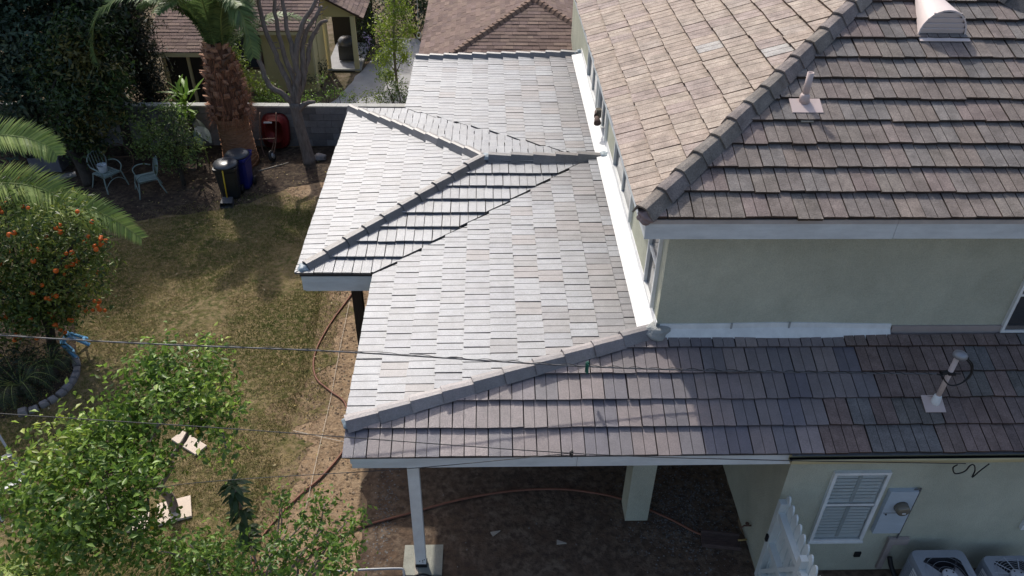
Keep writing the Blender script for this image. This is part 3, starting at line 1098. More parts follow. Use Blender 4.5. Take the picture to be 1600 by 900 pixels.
# fascia boards
def fasc(name, a, bb, h, th, z, mat=M['fascia'], parent=house, seam=3.66):
    a, bb = np.array(a, float), np.array(bb, float)
    ln = np.linalg.norm(bb - a)
    n_ = max(1, int(math.ceil(ln / seam)))
    for i_ in range(n_):
        p, q_ = a + (bb - a) * (i_ / n_), a + (bb - a) * ((i_ + 1) / n_)
        if i_ < n_ - 1:
            q_ = q_ - (bb - a) / ln * .005
        m = MB()
        c_ = (p + q_) / 2
        m.box((c_[0], c_[1], z + random.gauss(0, .0015)), (abs(q_[0] - p[0]) or th, abs(q_[1] - p[1]) or th, h))
        m.build(name, mat, parent)


fasc('fascia_board', (-1.72, 6.91), (4.02, 6.91), .19, .035, 2.595)
fasc('fascia_board', (-1.74, 7.27), (-1.74, 10.61), .22, .035, 2.75)
fasc('fascia_board', (-1.73, 6.93), (-1.73, 7.265), .14, .03, 2.62)
fasc('fascia_board', (-2.97, 10.63), (-1.78, 10.63), .29, .035, 2.70)
fasc('fascia_board', (-2.985, 10.612), (-2.985, 16.85), .27, .035, 2.71)
fasc('fascia_board', (-1.74, 16.9), (-1.74, 20.1), .22, .035, 2.75)
fasc('fascia_board', (1.875, 8.0), (10.92, 8.0), .25, .04, 5.395)
fasc('fascia_board', (1.895, 8.022), (1.895, 21.4), .24, .04, 5.40)
fasc('drip_edge', (1.862, 7.972), (10.92, 7.972), .055, .018, 5.520, M['trim'])
fasc('fascia_board', (4.02, 6.93), (10.4, 6.93), .17, .035, 2.605, M['yellowtrim'])
b = MB()
b.box((6.4, 8.235, 5.30), (9.0, .42, .02))
b.build('soffit', M['white'], house)
b = MB()
b.box((2.11, 14.9, 5.30), (.38, 12.9, .02))
b.build('soffit', M['white'], house)

# gutter along the right part of the front eave
b = MB()
sec = [(6.905, 2.70), (6.90, 2.60), (6.80, 2.60), (6.775, 2.66), (6.765, 2.70), (6.785, 2.70), (6.79, 2.665), (6.81, 2.615), (6.89, 2.615), (6.892, 2.70)]
V = [(x, y, z) for x in (3.88, 10.4) for y, z in sec]
k = len(sec)
F = [tuple(range(k)), tuple(range(2 * k - 1, k - 1, -1))] + [(q, q + k, (q + 1) % k + k, (q + 1) % k) for q in range(k)]
b.add(V, F)
gut = b.build('gutter', M['yellowtrim'], house)
b = MB()
b.box((7.14, 6.85, 2.625), (6.5, .075, .012))
b.build('gutter_dirt', M['gutterin'], gut)
b = MB()
b.box((7.14, 6.86, 2.722), (6.5, .06, .008))
b.build('drip_flashing', M['metal'], house)

# flashings
b = MB()
V = []
for y, dx in ((8.40, 0), (13.4, .01), (13.5, .01), (13.9, 0.0), (NH - .06, 0)):
    zz = zw(2.13)
    V += [(2.07 + dx, y, zw(2.07) + .098), (2.30, y, zw(2.30) + .108), (2.30, y, zw(2.30) + .24), (2.313, y, zw(2.30) + .24)]
F = []
for i in range(4):
    for q in range(3):
        F.append((i * 4 + q, i * 4 + q + 1, (i + 1) * 4 + q + 1, (i + 1) * 4 + q))
b.add(V, F)
b.build('wall_flashing', M['flash'], house)
b = MB()
ys = 8.448
V, F = [], []
xs = [2.36, 3.2, 3.9, 4.45, 5.0, 5.58]
lowz = [3.385, 3.39, 3.405, 3.40, 3.385, 3.37]
for x, lz in zip(xs, lowz):
    V += [(x, 8.33, lz + .02), (x, 8.425, lz + .13), (x, 8.432, lz + .20), (x, 8.449, lz + .205)]
for i in range(len(xs) - 1):
    for q in range(3):
        F.append((i * 4 + q, (i + 1) * 4 + q, (i + 1) * 4 + q + 1, i * 4 + q + 1))
b.add(V, F)
b.build('wall_flashing', M['white'], house)
b = MB()
b.box((3.35, 8.425, 3.56), (.025, .014, .10))
b.box((4.15, 8.425, 3.575), (.025, .014, .10))
b.build('flashing_joint', M['mortar'], house, kind='stuff')
b = MB()
b.box((8.05, 8.437, 3.46), (4.9, .03, .17))
b.build('wall_base_band', M['stucco2'], house)


# windows
def window(origin, ux, n, w, h, fr=.045, split=None, glassm=None, framem=None, back=None, slats=0, depth=.072):
    """origin: lower left corner on the wall; ux: unit along the wall; n: outward normal"""
    o, ux, n = Vector(origin), Vector(ux), Vector(n)
    up = Vector((0, 0, 1))

    def q(a, c, d=0.0):
        return o + ux * a + up * c + n * d
    m = MB()
    m.ring([q(0, 0, -.02), q(w, 0, -.02), q(w, h, -.02), q(0, h, -.02)], [q(fr, fr, -.02), q(w - fr, fr, -.02), q(w - fr, h - fr, -.02), q(fr, h - fr, -.02)], n, depth)
    f = m.build('window', framem or M['white'], house)
    panes = [(fr, fr, w - fr, h - fr)]
    if split:
        k, at_ = split
        if k == 'h':
            panes = [(fr, fr, w - fr, at_ - fr / 2), (fr, at_ + fr / 2, w - fr, h - fr)]
            a0 = q(fr, at_, .01)
            a1 = q(w - fr, at_, .01)
        else:
            panes = [(fr, fr, at_ - fr / 2, h - fr), (at_ + fr / 2, fr, w - fr, h - fr)]
            a0, a1 = q(at_, fr, .01), q(at_, h - fr, .01)
        MB().bar(a0, a1, fr, .05, up=n).build('sash_bar', framem or M['white'], f)
    for (x0, z0, x1, z1) in panes:
        m = MB()
        pd_ = .034 if back else .006
        m.add([q(x0, z0, pd_), q(x1, z0, pd_), q(x1, z1, pd_), q(x0, z1, pd_)], [(0, 1, 2, 3)])
        m.build('pane', glassm or M['darkglass'], f)
    if back:
        m = MB()
        m.add([q(fr, fr, .003), q(w - fr, fr, .003), q(w - fr, h - fr, .003), q(fr, h - fr, .003)], [(0, 1, 2, 3)])
        m.build('blind', back, f)
        m = None
    return f, q


WN, WU = (-1, 0, 0), (0, -1, 0)
window((2.31, 9.33, 3.66), WU, WN, .62, 1.35, split=('h', .66))
window((2.31, 12.78, 3.72), WU, WN, 1.92, 1.30, split=('v', .96))
window((2.31, 15.25, 3.60), WU, WN, 1.25, 1.40, split=('v', .62))
window((2.31, 17.3, 3.60), WU, WN, 1.75, 1.40, split=('v', .88))
f, q = window((4.61, 7.0, .76), (1, 0, 0), (0, -1, 0), .77, 1.48, split=('h', .80), glassm=M['glass'], back=M['shutter'])
# plantation shutters behind the panes: louvres and stiles
for z0, z1 in ((.09, .74), (.86, 1.40)):
    nl = int((z1 - z0) / .062)
    for i in range(nl):
        zc = z0 + (i + .5) * (z1 - z0) / nl
        for x0, x1 in ((.07, .36), (.41, .70)):
            b = MB()
            b.box(q((x0 + x1) / 2, zc, .015), (x1 - x0, .006, .060), mat=Matrix.Rotation(.10, 3, 'X'))
            b.build('louvre', M['shutter'], f)
b = MB()
b.box(q(.385, .42, .016), (.05, .022, .66))
b.box(q(.385, 1.13, .016), (.05, .022, .54))
b.build('shutter_stile', material('stile_grey', (.52, .55, .54), bump=0), f, kind='stuff')
MB().box(q(.385, -.012, .03), (.80, .07, .03)).build('sill', M['white'], f)
MB().box(q(.735, .42, .035), (.035, .025, .70)).build('screen_rail', M['white'], f)
window((7.14, 8.45, 3.44), (1, 0, 0), (0, -1, 0), 1.5, 1.25, fr=.04, split=('h', .64), glassm=M['glass'], back=M['blind'])
window((7.62, 7.0, .98), (1, 0, 0), (0, -1, 0), .9, .9, fr=.05, glassm=M['glass'], back=M['blind'])

# electric meter panel
b = MB()
b.box((5.66, 6.965, 1.42), (.39, .075, .90))
pan = b.build('meter_panel', M['panel'], house)
b = MB()
RX = Matrix.Rotation(PI / 2, 3, 'X')
b.lathe([(.001, .115), (.06, .112), (.085, .098), (.095, .07), (.10, 0.0)][::-1], (5.69, 6.925, 1.57), 18, RX)
dl = b.build('meter_dial', M['dial'], pan, True)
MB().box((5.69, 6.811, 1.555), (.05, .004, .018)).build('meter_plate', M['sticker'], dl)
b = MB()
b.box((5.665, 6.925, 1.43), (.36, .006, .004))
b.tube([(5.53, 6.93, 1.40), (5.53, 6.915, 1.40)], .012, 8)
b.build('panel_latch', M['black'], pan, kind='stuff')
b = MB()
b.tube([(5.89, 6.97, 1.89), (5.89, 6.97, .80), (5.885, 6.975, .72)], .012, 6)
b.tube([(5.89, 6.97, 1.88), (5.80, 6.96, 1.88)], .010, 6)
b.build('conduit', M['cableg'], pan, kind='stuff')
b = MB()
b.box((5.92, 6.965, .74), (.30, .05, .13))
b.box((5.82, 6.97, .40), (.08, .045, .62))
b.build('conduit_cover', M['stucco2'], house, kind='stuff')
b = MB()
b.box((5.43, 6.99, .40), (.09, .03, .10))
b.build('wall_vent', M['black'], house)
# hose bib on the carport wall
b = MB()
b.tube([(3.99, 7.50, .42), (3.88, 7.50, .42), (3.84, 7.50, .36)], .014, 6)
b.lathe([(.03, -.006), (.03, .006)], (3.92, 7.50, .47), 10)
b.build('hose_bib', M['rust'], house)

# floodlight on the side wall, near the ridge end
b = MB()
b.box((2.20, 14.62, 3.92), (.10, .12, .14))
fl = b.build('floodlight', M['dial'], house)
b = MB()
b.lathe([(.045, 0), (.06, .10), (.075, .16), (.07, .165), (.05, .13)], (2.16, 14.52, 3.86), 12, Matrix.Rotation(PI / 2 + .35, 3, 'X'))
b.build('lamp_head', M['plank'], fl, True)
b = MB()
b.lathe([(.045, 0), (.06, .10), (.075, .16), (.07, .165), (.05, .13)], (2.18, 14.72, 3.90), 12, Matrix.Rotation(PI / 2 + .2, 3, 'X'))
b.build('lamp_head', M['plank'], fl, True)


# roof pipes and vents
def on_plane(pl_, x, y, h=0.0):
    return Vector((x, y, pl_.z(x, y))) + Vector(pl_.N) * h


def uv_rot(pl_):
    mt = Matrix.Identity(3)
    for i in range(3):
        mt[i][0], mt[i][1], mt[i][2] = pl_.U[i], pl_.V[i], pl_.N[i]
    return mt


b = MB()
c = on_plane(us, 4.10, 9.57, .078)
b.box(c, (.40, .24, .012), mat=uv_rot(us))
vp = b.build('vent_pipe', M['pinkpaint'], house)
b = MB()
b.lathe([(.075, 0), (.06, .10), (.046, .12)], on_plane(us, 4.09, 9.64, .06), 12)
b.build('pipe_boot', M['pinkpaint'], vp, True)
b = MB()
cpt = on_plane(us, 4.09, 9.64, .06)
b.lathe([(.042, .08), (.042, .40), (.034, .40), (.034, .30)], cpt, 12)
b.build('pipe', M['pinkpaint'], vp, True)
b = MB()
b.box(on_plane(us, 4.07, 9.385, .062), (.16, .13, .008), mat=uv_rot(us))
b.build('flashing_tab', material('pale_tab', (.36, .31, .24), bump=.2), vp)

# half-round dormer vent: a cone that dies into the slope
vent_o = on_plane(us, 6.27, 10.80, .075)
rot = uv_rot(us)
b = MB()
Rv, n = .335, 14
arch = [(Rv * math.cos(PI * i / n), Rv * 1.0 * math.sin(PI * i / n)) for i in range(n + 1)]
V = [vent_o + Vector((x, 0, 0)) + Vector((0, -.0, 0)) + Vector((0, 0, 1)) * z for x, z in arch]
tip = [vent_o + rot @ Vector((x * .30, 1.05, max(0, z * .05))) for x, z in arch]
b.add(V + tip, [(i, i + 1, n + 2 + i, n + 1 + i) for i in range(n)])
V2 = [vent_o + Vector((x * .93, .0, z * .93)) for x, z in arch]
b.add(V + V2, [(i, n + 1 + i, n + 2 + i, i + 1) for i in range(n)])
dv = b.build('dormer_vent', M['pinkpaint'], house, True)
M['ventskin'] = material('vent_pale_paint', (.62, .53, .50), rough=.55, var=.04, bump=0.05)
dv.data.materials[0] = M['ventskin']
b = MB()
b.add([vent_o + Vector((x * .93, .05, z * .93)) for x, z in arch] , [tuple(range(n + 1))])
b.build('vent_backing', M['pinkpaint'], dv)
for i, zc in enumerate((.045, .115, .185, .255)):
    hw = math.sqrt(max(.01, (Rv * .95) ** 2 - (zc - .01) ** 2))
    MB().box(vent_o + Vector((0, .02, zc)), (2 * hw - .02, .012, .078), mat=Matrix.Rotation(.35, 3, 'X')).build('louvre', M['ventskin'], dv)
b = MB()
b.box(vent_o + rot @ Vector((0.02, -.06, -.01)), (.70, .12, .012), mat=rot)
b.build('vent_apron', M['ventskin'], dv)

# service mast
mb_ = on_plane(pf, 5.90, 7.46, .075)
b = MB()
b.box(mb_ + Vector((-.03, -.02, 0)), (.27, .24, .012), mat=uv_rot(pf))
mast = b.build('service_mast', M['pinkpaint'], house)
b = MB()
b.lathe([(.06, -.02), (.058, .03), (.05, .12), (.036, .14)], mb_, 12)
b.build('mast_boot', M['white'], mast, True)
MPT = Vector((5.93, 7.46, 0))
b = MB()
b.tube([mb_ + Vector((0, 0, .05)), mb_ + Vector((.022, 0, .78))], .034, 10)
b.build('mast_pipe', material('mast_paint', (.52, .43, .40), bump=0.05), mast, True)
b = MB()
b.lathe([(.03, -.05), (.075, -.035), (.085, 0.0), (.078, .035), (.05, .06), (.01, .07)], mb_ + Vector((.04, -.01, .83)), 14, Matrix.Rotation(.25, 3, 'Y') @ Matrix.Diagonal((1.15, .95, .9)))
b.build('weatherhead', M['metal'], mast, True)
b = MB()
b.box(mb_ + Vector((.014, -.02, .55)), (.09, .09, .025))
b.tube([mb_ + Vector((-.12, -.04, .56)), mb_ + Vector((-.05, -.03, .56))], .028, 8)
b.tube([mb_ + Vector((.05, -.03, .54)), mb_ + Vector((.14, -.03, .535))], .008, 6)
b.build('mast_clamp', M['black'], mast, kind='stuff')
b = MB()
loop = catmull([mb_ + Vector(p) + Vector((.01, 0, .27)) for p in ((.10, -.03, .545), (.20, -.05, .46), (.245, -.06, .32), (.215, -.07, .21), (.12, -.08, .13), (.02, -.08, .12), (-.06, -.07, .18), (-.12, -.06, .26), (-.2, -.05, .29))], 5)
b.tube(loop, .010, 6)
b.build('cable_loop', M['black'], mast, True)
b = MB()
lp2 = catmull([mb_ + Vector(p) + Vector((.01, 0, .27)) for p in ((.09, -.04, .54), (.18, -.06, .45), (.225, -.07, .33), (.20, -.08, .23), (.17, -.085, .19))], 4)
b.tube(lp2, .013, 6)
b.build('cable_splice', M['black'], mast, True)

# ------------------------------------------------------------------ cables
def cable(label, pts, r, mat, n=10, group=None):
    b_ = MB()
    b_.tube(catmull(pts, n), r, 6)
    return tag(b_.build('overhead_cable', mat, smooth=True), label, 'cable')


E1 = mb_ + Vector((-.19, -.05, .56))
cable('thick twisted service cable from the roof mast across the lower roof', [(-30, 8.6, 6.6), (-14, 7.95, 4.75), (-5.96, 7.7, 4.06), (-1.79, 7.7, 3.76), (1.0, 7.7, 3.51), (2.9, 7.7, 3.405), (4.6, 7.58, 3.46), tuple(E1)], .010, M['cableg'])
tw = []
for p in catmull([(-14, 7.95, 4.765), (-5.96, 7.7, 4.075), (-1.79, 7.7, 3.775), (1.0, 7.7, 3.525), (2.9, 7.7, 3.42), (4.6, 7.58, 3.47), tuple(E1)], 40):
    tw.append(p)
tw = [(p[0], p[1] + .013 * math.cos(i * 1.1), p[2] + .013 * math.sin(i * 1.1)) for i, p in enumerate(tw)]
b = MB()
b.tube(tw, .004, 5)
tag(b.build('overhead_cable', M['black'], smooth=True), 'thin black wire wound round the thick service cable', 'cable')
cable('thin black cable running from left edge down to the gutter end', [(-30, 6.9, 7.2), (-12, 6.75, 4.4), (-5.72, 6.75, 3.68), (-2.98, 6.75, 3.38), (1.04, 6.75, 2.906), (3.6, 6.75, 2.74), (6.13, 6.75, 2.64)], .006, M['cable'])
cable('thin black cable crossing the dirt and rising to the green marker', [(-20, 6.0, 1.2), (-6, 6.6, 2.25), (-3.52, 6.75, 2.44), (-.99, 6.75, 2.65), (1.04, 6.75, 2.905)], .005, M['cable'])
b = MB()
b.tube(catmull([(6.02, 6.74, 2.63), (6.0, 6.76, 2.55), (6.05, 6.74, 2.46), (6.16, 6.74, 2.50), (6.2, 6.75, 2.6), (6.24, 6.74, 2.62), (6.30, 6.75, 2.5), (6.32, 6.76, 2.36), (6.37, 6.75, 2.5), (6.45, 6.76, 2.62)], 5), .009, 6)
tag(b.build('wire_tail', M['black'], smooth=True), 'short looped wire tails hanging from the gutter', 'wire')
for lab, (x, y, z), h in (('dark green plastic marker clipped on the thick service cable', (1.292, 7.7, 3.485), .20), ('small dark marker clipped where two thin cables meet by the fascia', (1.04, 6.75, 2.906), .11)):
    t_ = thing('cable_marker', lab, 'marker', (x, y, z))
    b = MB()
    for k in range(4):
        a = k * PI / 4
        b.box((x + .012 * math.cos(a * 2), y + .012 * math.sin(a * 2), z - .02 + .01 * k), (.05 if k % 2 else .03, .008, h - .03 * k), rz=a)
    b.tint = (1, 1, 1)
    b.build('marker_strip', M['greenclip'] if h > .15 else M['cable'], t_, kind='stuff')

# ------------------------------------------------------------------ foliage
def leaves(name, blobs, per, size, pal, parent=None, mat=None, flat=.35, droop=0.0, aspect=.42, shell=.55, label=None, sprigs=0, kind=None, dens=None):
    """blobs: (x, y, z, r); leaves fill each blob's volume, denser towards its outside, grouped in clusters"""
    P, Nn = [], []
    blobs = list(blobs)
    dens = list(dens) if dens else [1] * len(blobs)
    for x, y, z, r in list(blobs):
        for _ in range(sprigs):
            a_, e_ = rng.uniform(0, 2 * PI), rng.uniform(-.2, 1.4)
            q_ = r * rng.uniform(1.05, 1.35)
            for st_ in (0.85, 1.0):
                blobs.append((x + q_ * st_ * math.cos(a_) * math.cos(e_), y + q_ * st_ * math.sin(a_) * math.cos(e_), z + q_ * st_ * math.sin(e_), .055))
                dens.append(1.0)
    for i, (x, y, z, r) in enumerate(blobs):
        k = max(6, int(per * (r / .4) ** 2 * (dens[i] if dens else 1)))
        nc = max(3, k // 14)
        d = rng.normal(0, 1, (nc, 3))
        d /= np.linalg.norm(d, axis=1)[:, None]
        rad = r * (shell + (1 - shell) * rng.uniform(0, 1, (nc, 1)) ** .6) * rng.uniform(.55, 1.12, (nc, 1))
        cc = np.array([x, y, z]) + d * rad * np.array([1, 1, .85])
        idx = rng.integers(0, nc, k)
        off = rng.normal(0, size * 1.15, (k, 3))
        P.append(cc[idx] + off)
        Nn.append(d[idx] * .7 + rng.normal(0, .55, (k, 3)) + np.array([0, 0, flat]))
    P, Nn = np.vstack(P), np.vstack(Nn)
    keep = P[:, 2] > .03
    P, Nn = P[keep], Nn[keep]
    n = len(P)
    Nn /= np.linalg.norm(Nn, axis=1)[:, None]
    ax = rng.normal(0, 1, (n, 3))
    ax[:, 2] -= droop
    ax -= Nn * (ax * Nn).sum(1)[:, None]
    ax /= np.linalg.norm(ax, axis=1)[:, None]
    sd = np.cross(Nn, ax)
    L = size * rng.uniform(.65, 1.3, (n, 1))
    W = L * aspect
    fold = Nn * W * .35
    V = np.stack([P - ax * L * .5, P + sd * W * .5 + fold, P + ax * L * .5, P - sd * W * .5 + fold], 1)
    pal = np.array(pal)
    # clump colour: by blob-scale noise, plus leaf jitter
    ph = np.sin(P[:, 0] * 3.1) + np.sin(P[:, 1] * 2.7 + 1) + np.sin(P[:, 2] * 3.7 + 2) + rng.normal(0, 1.0, n)
    w = np.clip((ph + 3) / 6, 0, .999)
    c = pal[(w * len(pal)).astype(int)] * rng.uniform(.75, 1.25, (n, 1))
    T = np.repeat(c[:, None], 4, 1).reshape(-1, 3)
    base = (np.arange(n) * 4)[:, None]
    F = np.concatenate([base + np.array([0, 1, 2]), base + np.array([0, 2, 3])], 1).reshape(-1, 3)
    return tri_mesh(name, V.reshape(-1, 3), F, T, mat or M['leaf'], parent, kind)


def branchwork(b, root, tips, r0, r1=.008, seg=5, wob=.12, fork=.45):
    """one trunk point fanned out to many tips along bent limbs"""
    root = np.array(root, float)
    for t in tips:
        t = np.array(t, float)
        m1 = root + (t - root) * fork + rng.normal(0, wob, 3) + np.array([0, 0, .05])
        m2 = root + (t - root) * .75 + rng.normal(0, wob, 3)
        pts = catmull([root, m1, m2, t], 4)
        k = len(pts)
        b.tube(pts, [r0 + (r1 - r0) * i / (k - 1) for i in range(k)], seg)


GREEN = [(0.091, 0.16, 0.026), (0.129, 0.222, 0.037), (0.167, 0.283, 0.042), (0.244, 0.382, 0.063), (0.11, 0.179, 0.032), (0.321, 0.444, 0.074)]
DARKG = [(.022, .038, .017), (.03, .054, .022), (.04, .068, .024), (.06, .092, .03), (.027, .044, .022)]

# lemon tree in the foreground
LEM = [(-4.26, 8.52, 2.7, .49), (-4.67, 8.53, 2.7, .38), (-3.93, 8.63, 2.7, .35), (-4.79, 8.12, 2.7, .34), (-3.68, 8.0, 2.7, .34), (-4.05, 7.82, 2.7, .42), (-3.82, 7.82, 2.4, .3), (-3.44, 7.7, 2.7, .13), (-3.46, 7.35, 2.4, .2), (-4.38, 7.77, 2.7, .34), (-5.36, 7.48, 2.4, .49), (-4.99, 7.59, 2.4, .44), (-4.66, 7.77, 2.4, .35), (-5.45, 7.1, 2.4, .53), (-4.92, 6.99, 2.4, .52), (-4.47, 7.09, 2.4, .37), (-5.72, 6.69, 2.4, .52), (-5.18, 6.44, 2.4, .55), (-4.6, 6.33, 2.4, .49), (-4.4, 7.36, 2.4, .26), (-4.37, 6.67, 2.4, .32), (-5.65, 6.25, 1.9, .58), (-5.06, 6.15, 1.9, .56), (-4.47, 6.23, 1.9, .51), (-4.44, 6.72, 1.9, .28)]
lt = thing('lemon_tree', 'leafy green lemon tree filling the lower left corner, standing over pale boards', 'tree', (-4.9, 8.2, 0))
b = MB()
b.tube(catmull([(-4.95, 8.22, 0), (-4.93, 8.2, .35), (-4.98, 8.12, .7)], 4), [.085, .08, .078, .075, .07, .07, .07, .07, .07], 8)
b.tube(catmull([(-4.98, 8.12, .7), (-5.05, 7.9, 1.2), (-5.1, 7.5, 1.8)], 4), [.06, .055, .05, .048, .045, .042, .04, .036, .034], 6)
b.tube(catmull([(-4.98, 8.12, .68), (-4.72, 8.2, 1.1), (-4.66, 8.1, 1.35), (-4.35, 8.25, 1.75), (-4.25, 8.4, 2.2)], 4), .034, 6)
b.tube(catmull([(-4.98, 8.12, .68), (-5.1, 8.3, 1.1), (-4.9, 8.6, 1.7)], 4), .034, 6)
branchwork(b, (-5.1, 7.5, 1.75), [(x, y, z - .15) for x, y, z, r in LEM[10:]], .035, .009)
branchwork(b, (-4.28, 8.35, 2.1), [(x, y, z - .1) for x, y, z, r in LEM[:10]], .028, .008)
b.build('trunk', M['bark'], lt, True)
leaves('crown', LEM, 255, .098, GREEN + [(.34, .40, .07)], lt, aspect=.52, sprigs=4)
LEML = [(-5.5, 7.6, 2.6), (-4.2, 6.4, 2.0), (-3.86, 7.55, 2.5), (-4.9, 7.9, 2.5)]


def sphere_mesh(name, r, mat, seg=10, rings=7, el=1.0):
    b_ = MB()
    b_.lathe([(max(.001, r * math.sin(PI * i / rings)), -r * el * math.cos(PI * i / rings)) for i in range(rings + 1)], (0, 0, 0), seg)
    me = b_.mesh(name, mat)
    me.polygons.foreach_set('use_smooth', [True] * len(me.polygons))
    return me


lm = sphere_mesh('lemon', .028, M['lemon'], 8, 6, 1.25)
for p in LEML:
    o = bpy.data.objects.new('lemon', lm)
    COL.objects.link(o)
    o.location = p
    o.rotation_euler = (random.uniform(-.6, .6), random.uniform(-.6, .6), 0)
    set_parent(o, lt)

# low citrus shrub at the bottom edge, right of the tree
LOW = [(-3.64, 6.08, 1.9, .4), (-3.28, 5.9, 1.9, .35), (-3.89, 5.91, 1.9, .49), (-3.33, 5.81, 1.9, .35), (-2.86, 5.93, 1.9, .28), (-2.49, 6.2, 1.9, .31), (-2.07, 6.29, 1.9, .24), (-1.85, 6.1, 1.9, .17), (-2.57, 5.84, 1.9, .34), (-2.04, 5.88, 1.9, .32), (-1.65, 5.83, 1.9, .15), (-1.72, 6.38, 1.9, .10), (-2.11, 6.79, 1.9, .12), (-2.21, 6.69, 1.9, .08), (-2.72, 6.95, 1.9, .06), (-2.30, 6.5, 1.9, .09), (-2.70, 6.75, 1.88, .05), (-1.72, 6.62, 1.9, .05)]
lc = thing('citrus_shrub', 'bright green citrus shrub with upright sprigs at the bottom edge of the dirt', 'shrub', (-2.9, 5.6, 0))
b = MB()
b.tube(catmull([(-2.9, 5.6, 0), (-2.85, 5.65, .5), (-2.8, 5.7, 1.0)], 4), .05, 7)
branchwork(b, (-2.8, 5.7, 1.0), [(x, y, z + r * .6) for x, y, z, r in LOW], .028, .006, wob=.06)
b.build('trunk', M['bark'], lc, True)
leaves('crown', LOW, 300, .082, [(.09, .17, .028), (.13, .23, .035), (.17, .28, .05), (.21, .32, .06), (.10, .18, .03)], lc, aspect=.52, sprigs=3)

# dark whorled sapling in front of the dirt
ds = thing('broadleaf_sapling', 'dark green sapling with drooping whorls of long leaves beside the dirt', 'sapling', (-3.42, 7.2, 0))
b = MB()
b.tube(catmull([(-3.42, 7.2, 0), (-3.45, 7.25, .6), (-3.42, 7.2, 1.2), (-3.38, 7.1, 1.85)], 4), .018, 6)
b.build('trunk', M['bark'], ds, True)


def big_leaf(b_, base, direction, L, W, droop, seg=5, fold=.25):
    base = Vector(base)
    d = Vector(direction).normalized()
    side = d.cross(Vector((0, 0, 1)))
    side = side.normalized() if side.length > .05 else Vector((1, 0, 0))
    V, F = [], []
    for i in range(seg + 1):
        t = i / seg
        w = W * math.sin(PI * min(.97, .08 + .9 * t)) ** .8 * .5
        p = base + d * (L * t) + Vector((0, 0, -droop * L * t * t))
        up_ = side.cross(d) * (-1)
        up_ = Vector((0, 0, 1)) if up_.length < .01 else up_.normalized() * (1 if up_.z > 0 else -1)
        V += [p + side * w + up_ * w * fold, p, p - side * w + up_ * w * fold]
    for i in range(seg):
        for q in range(2):
            F.append((i * 3 + q, i * 3 + q + 1, i * 3 + q + 4, i * 3 + q + 3))
    b_.add(V, F)


def leaf_part(parent, base, direction, L, W, droop, col, name='leaf', mat=None, seg=5):
    b_ = MB()
    b_.tint = tuple(np.array(col) * rng.uniform(.75, 1.25))
    big_leaf(b_, base, direction, L, W, droop, seg)
    return b_.build(name, mat or M['leaf'], parent, True)


for z, n in ((1.9, 11), (1.8, 11), (1.68, 10), (1.35, 12), (1.22, 11), (.9, 12), (.75, 11), (.55, 8)):
    for k in range(n):
        a = 2 * PI * k / n + rng.uniform(-.3, .3)
        r_ = .02
        cx_, cy__ = -3.40 + (1.9 - z) * -.02, 7.12 + (1.9 - z) * .06
        leaf_part(ds, (cx_ + r_ * math.cos(a), cy__ + r_ * math.sin(a), z + rng.uniform(-.07, .07)), (math.cos(a), math.sin(a), rng.uniform(-.2, .7)), rng.uniform(.15, .27), .065, .6, (.05, .095, .035))

# orange tree
ORB = [(-7.88, 12.2, 2.86, .52), (-8.44, 12.2, 2.18, .68), (-7.71, 12.2, 2.32, .6), (-7.21, 12.2, 2.86, .40), (-8.29, 12.2, 1.61, .69), (-7.71, 12.2, 1.61, .58), (-7.45, 12.2, 1.16, .3), (-8.91, 12.2, 1.16, .71), (-8.59, 12.2, .85, .5), (-8.04, 12.2, .8, .35), (-7.2, 12.2, 2.32, .3), (-6.97, 12.2, 2.52, .12), (-8.9, 12.0, 2.6, .6), (-9.3, 12.4, 1.8, .7), (-8.4, 12.9, 2.4, .7), (-8.1, 12.8, 1.7, .6), (-8.8, 12.9, 3.0, .5), (-7.9, 11.9, 1.25, .4), (-8.4, 11.8, 1.1, .5), (-8.9, 11.8, 1.6, .6), (-9.2, 11.9, .8, .6), (-7.35, 12.1, 1.75, .32), (-7.05, 12.2, 2.0, .2)]
ot = thing('orange_tree', 'orange tree laden with ripe fruit at the left edge of the lawn', 'tree', (-8.55, 12.3, 0))
b = MB()
b.tube(catmull([(-8.6, 12.3, 0), (-8.5, 12.3, .5), (-8.45, 12.25, 1.0)], 4), .09, 8)
branchwork(b, (-8.45, 12.25, .95), [(x, y, z) for x, y, z, r in ORB], .045, .01)
b.build('trunk', M['barkd'], ot, True)
leaves('crown', ORB, 260, .10, [(.05, .085, .02), (.07, .12, .025), (.10, .155, .03), (.15, .195, .035), (.06, .10, .022), (.21, .25, .05)], ot, aspect=.38, sprigs=6)
om = sphere_mesh('orange', .043, M['orange'], 10, 7)
cnt = 0
while cnt < 105:
    x, y, z, r = ORB[int(rng.integers(0, len(ORB)))]
    d = rng.normal(0, 1, 3)
    d /= np.linalg.norm(d)
    d[1] = -abs(d[1]) if rng.uniform() < .75 else d[1]
    p = np.array([x, y, z]) + d * r * rng.uniform(.70, 1.02)
    k = 1 if rng.uniform() < .8 else 2
    for q in range(k):
        if p[2] < .35:
            continue
        o = bpy.data.objects.new('orange', om)
        COL.objects.link(o)
        o.location = p + rng.normal(0, .065, 3) * (q > 0)
        o.scale = [rng.uniform(.72, 1.15)] * 3
        set_parent(o, ot)
        cnt += 1

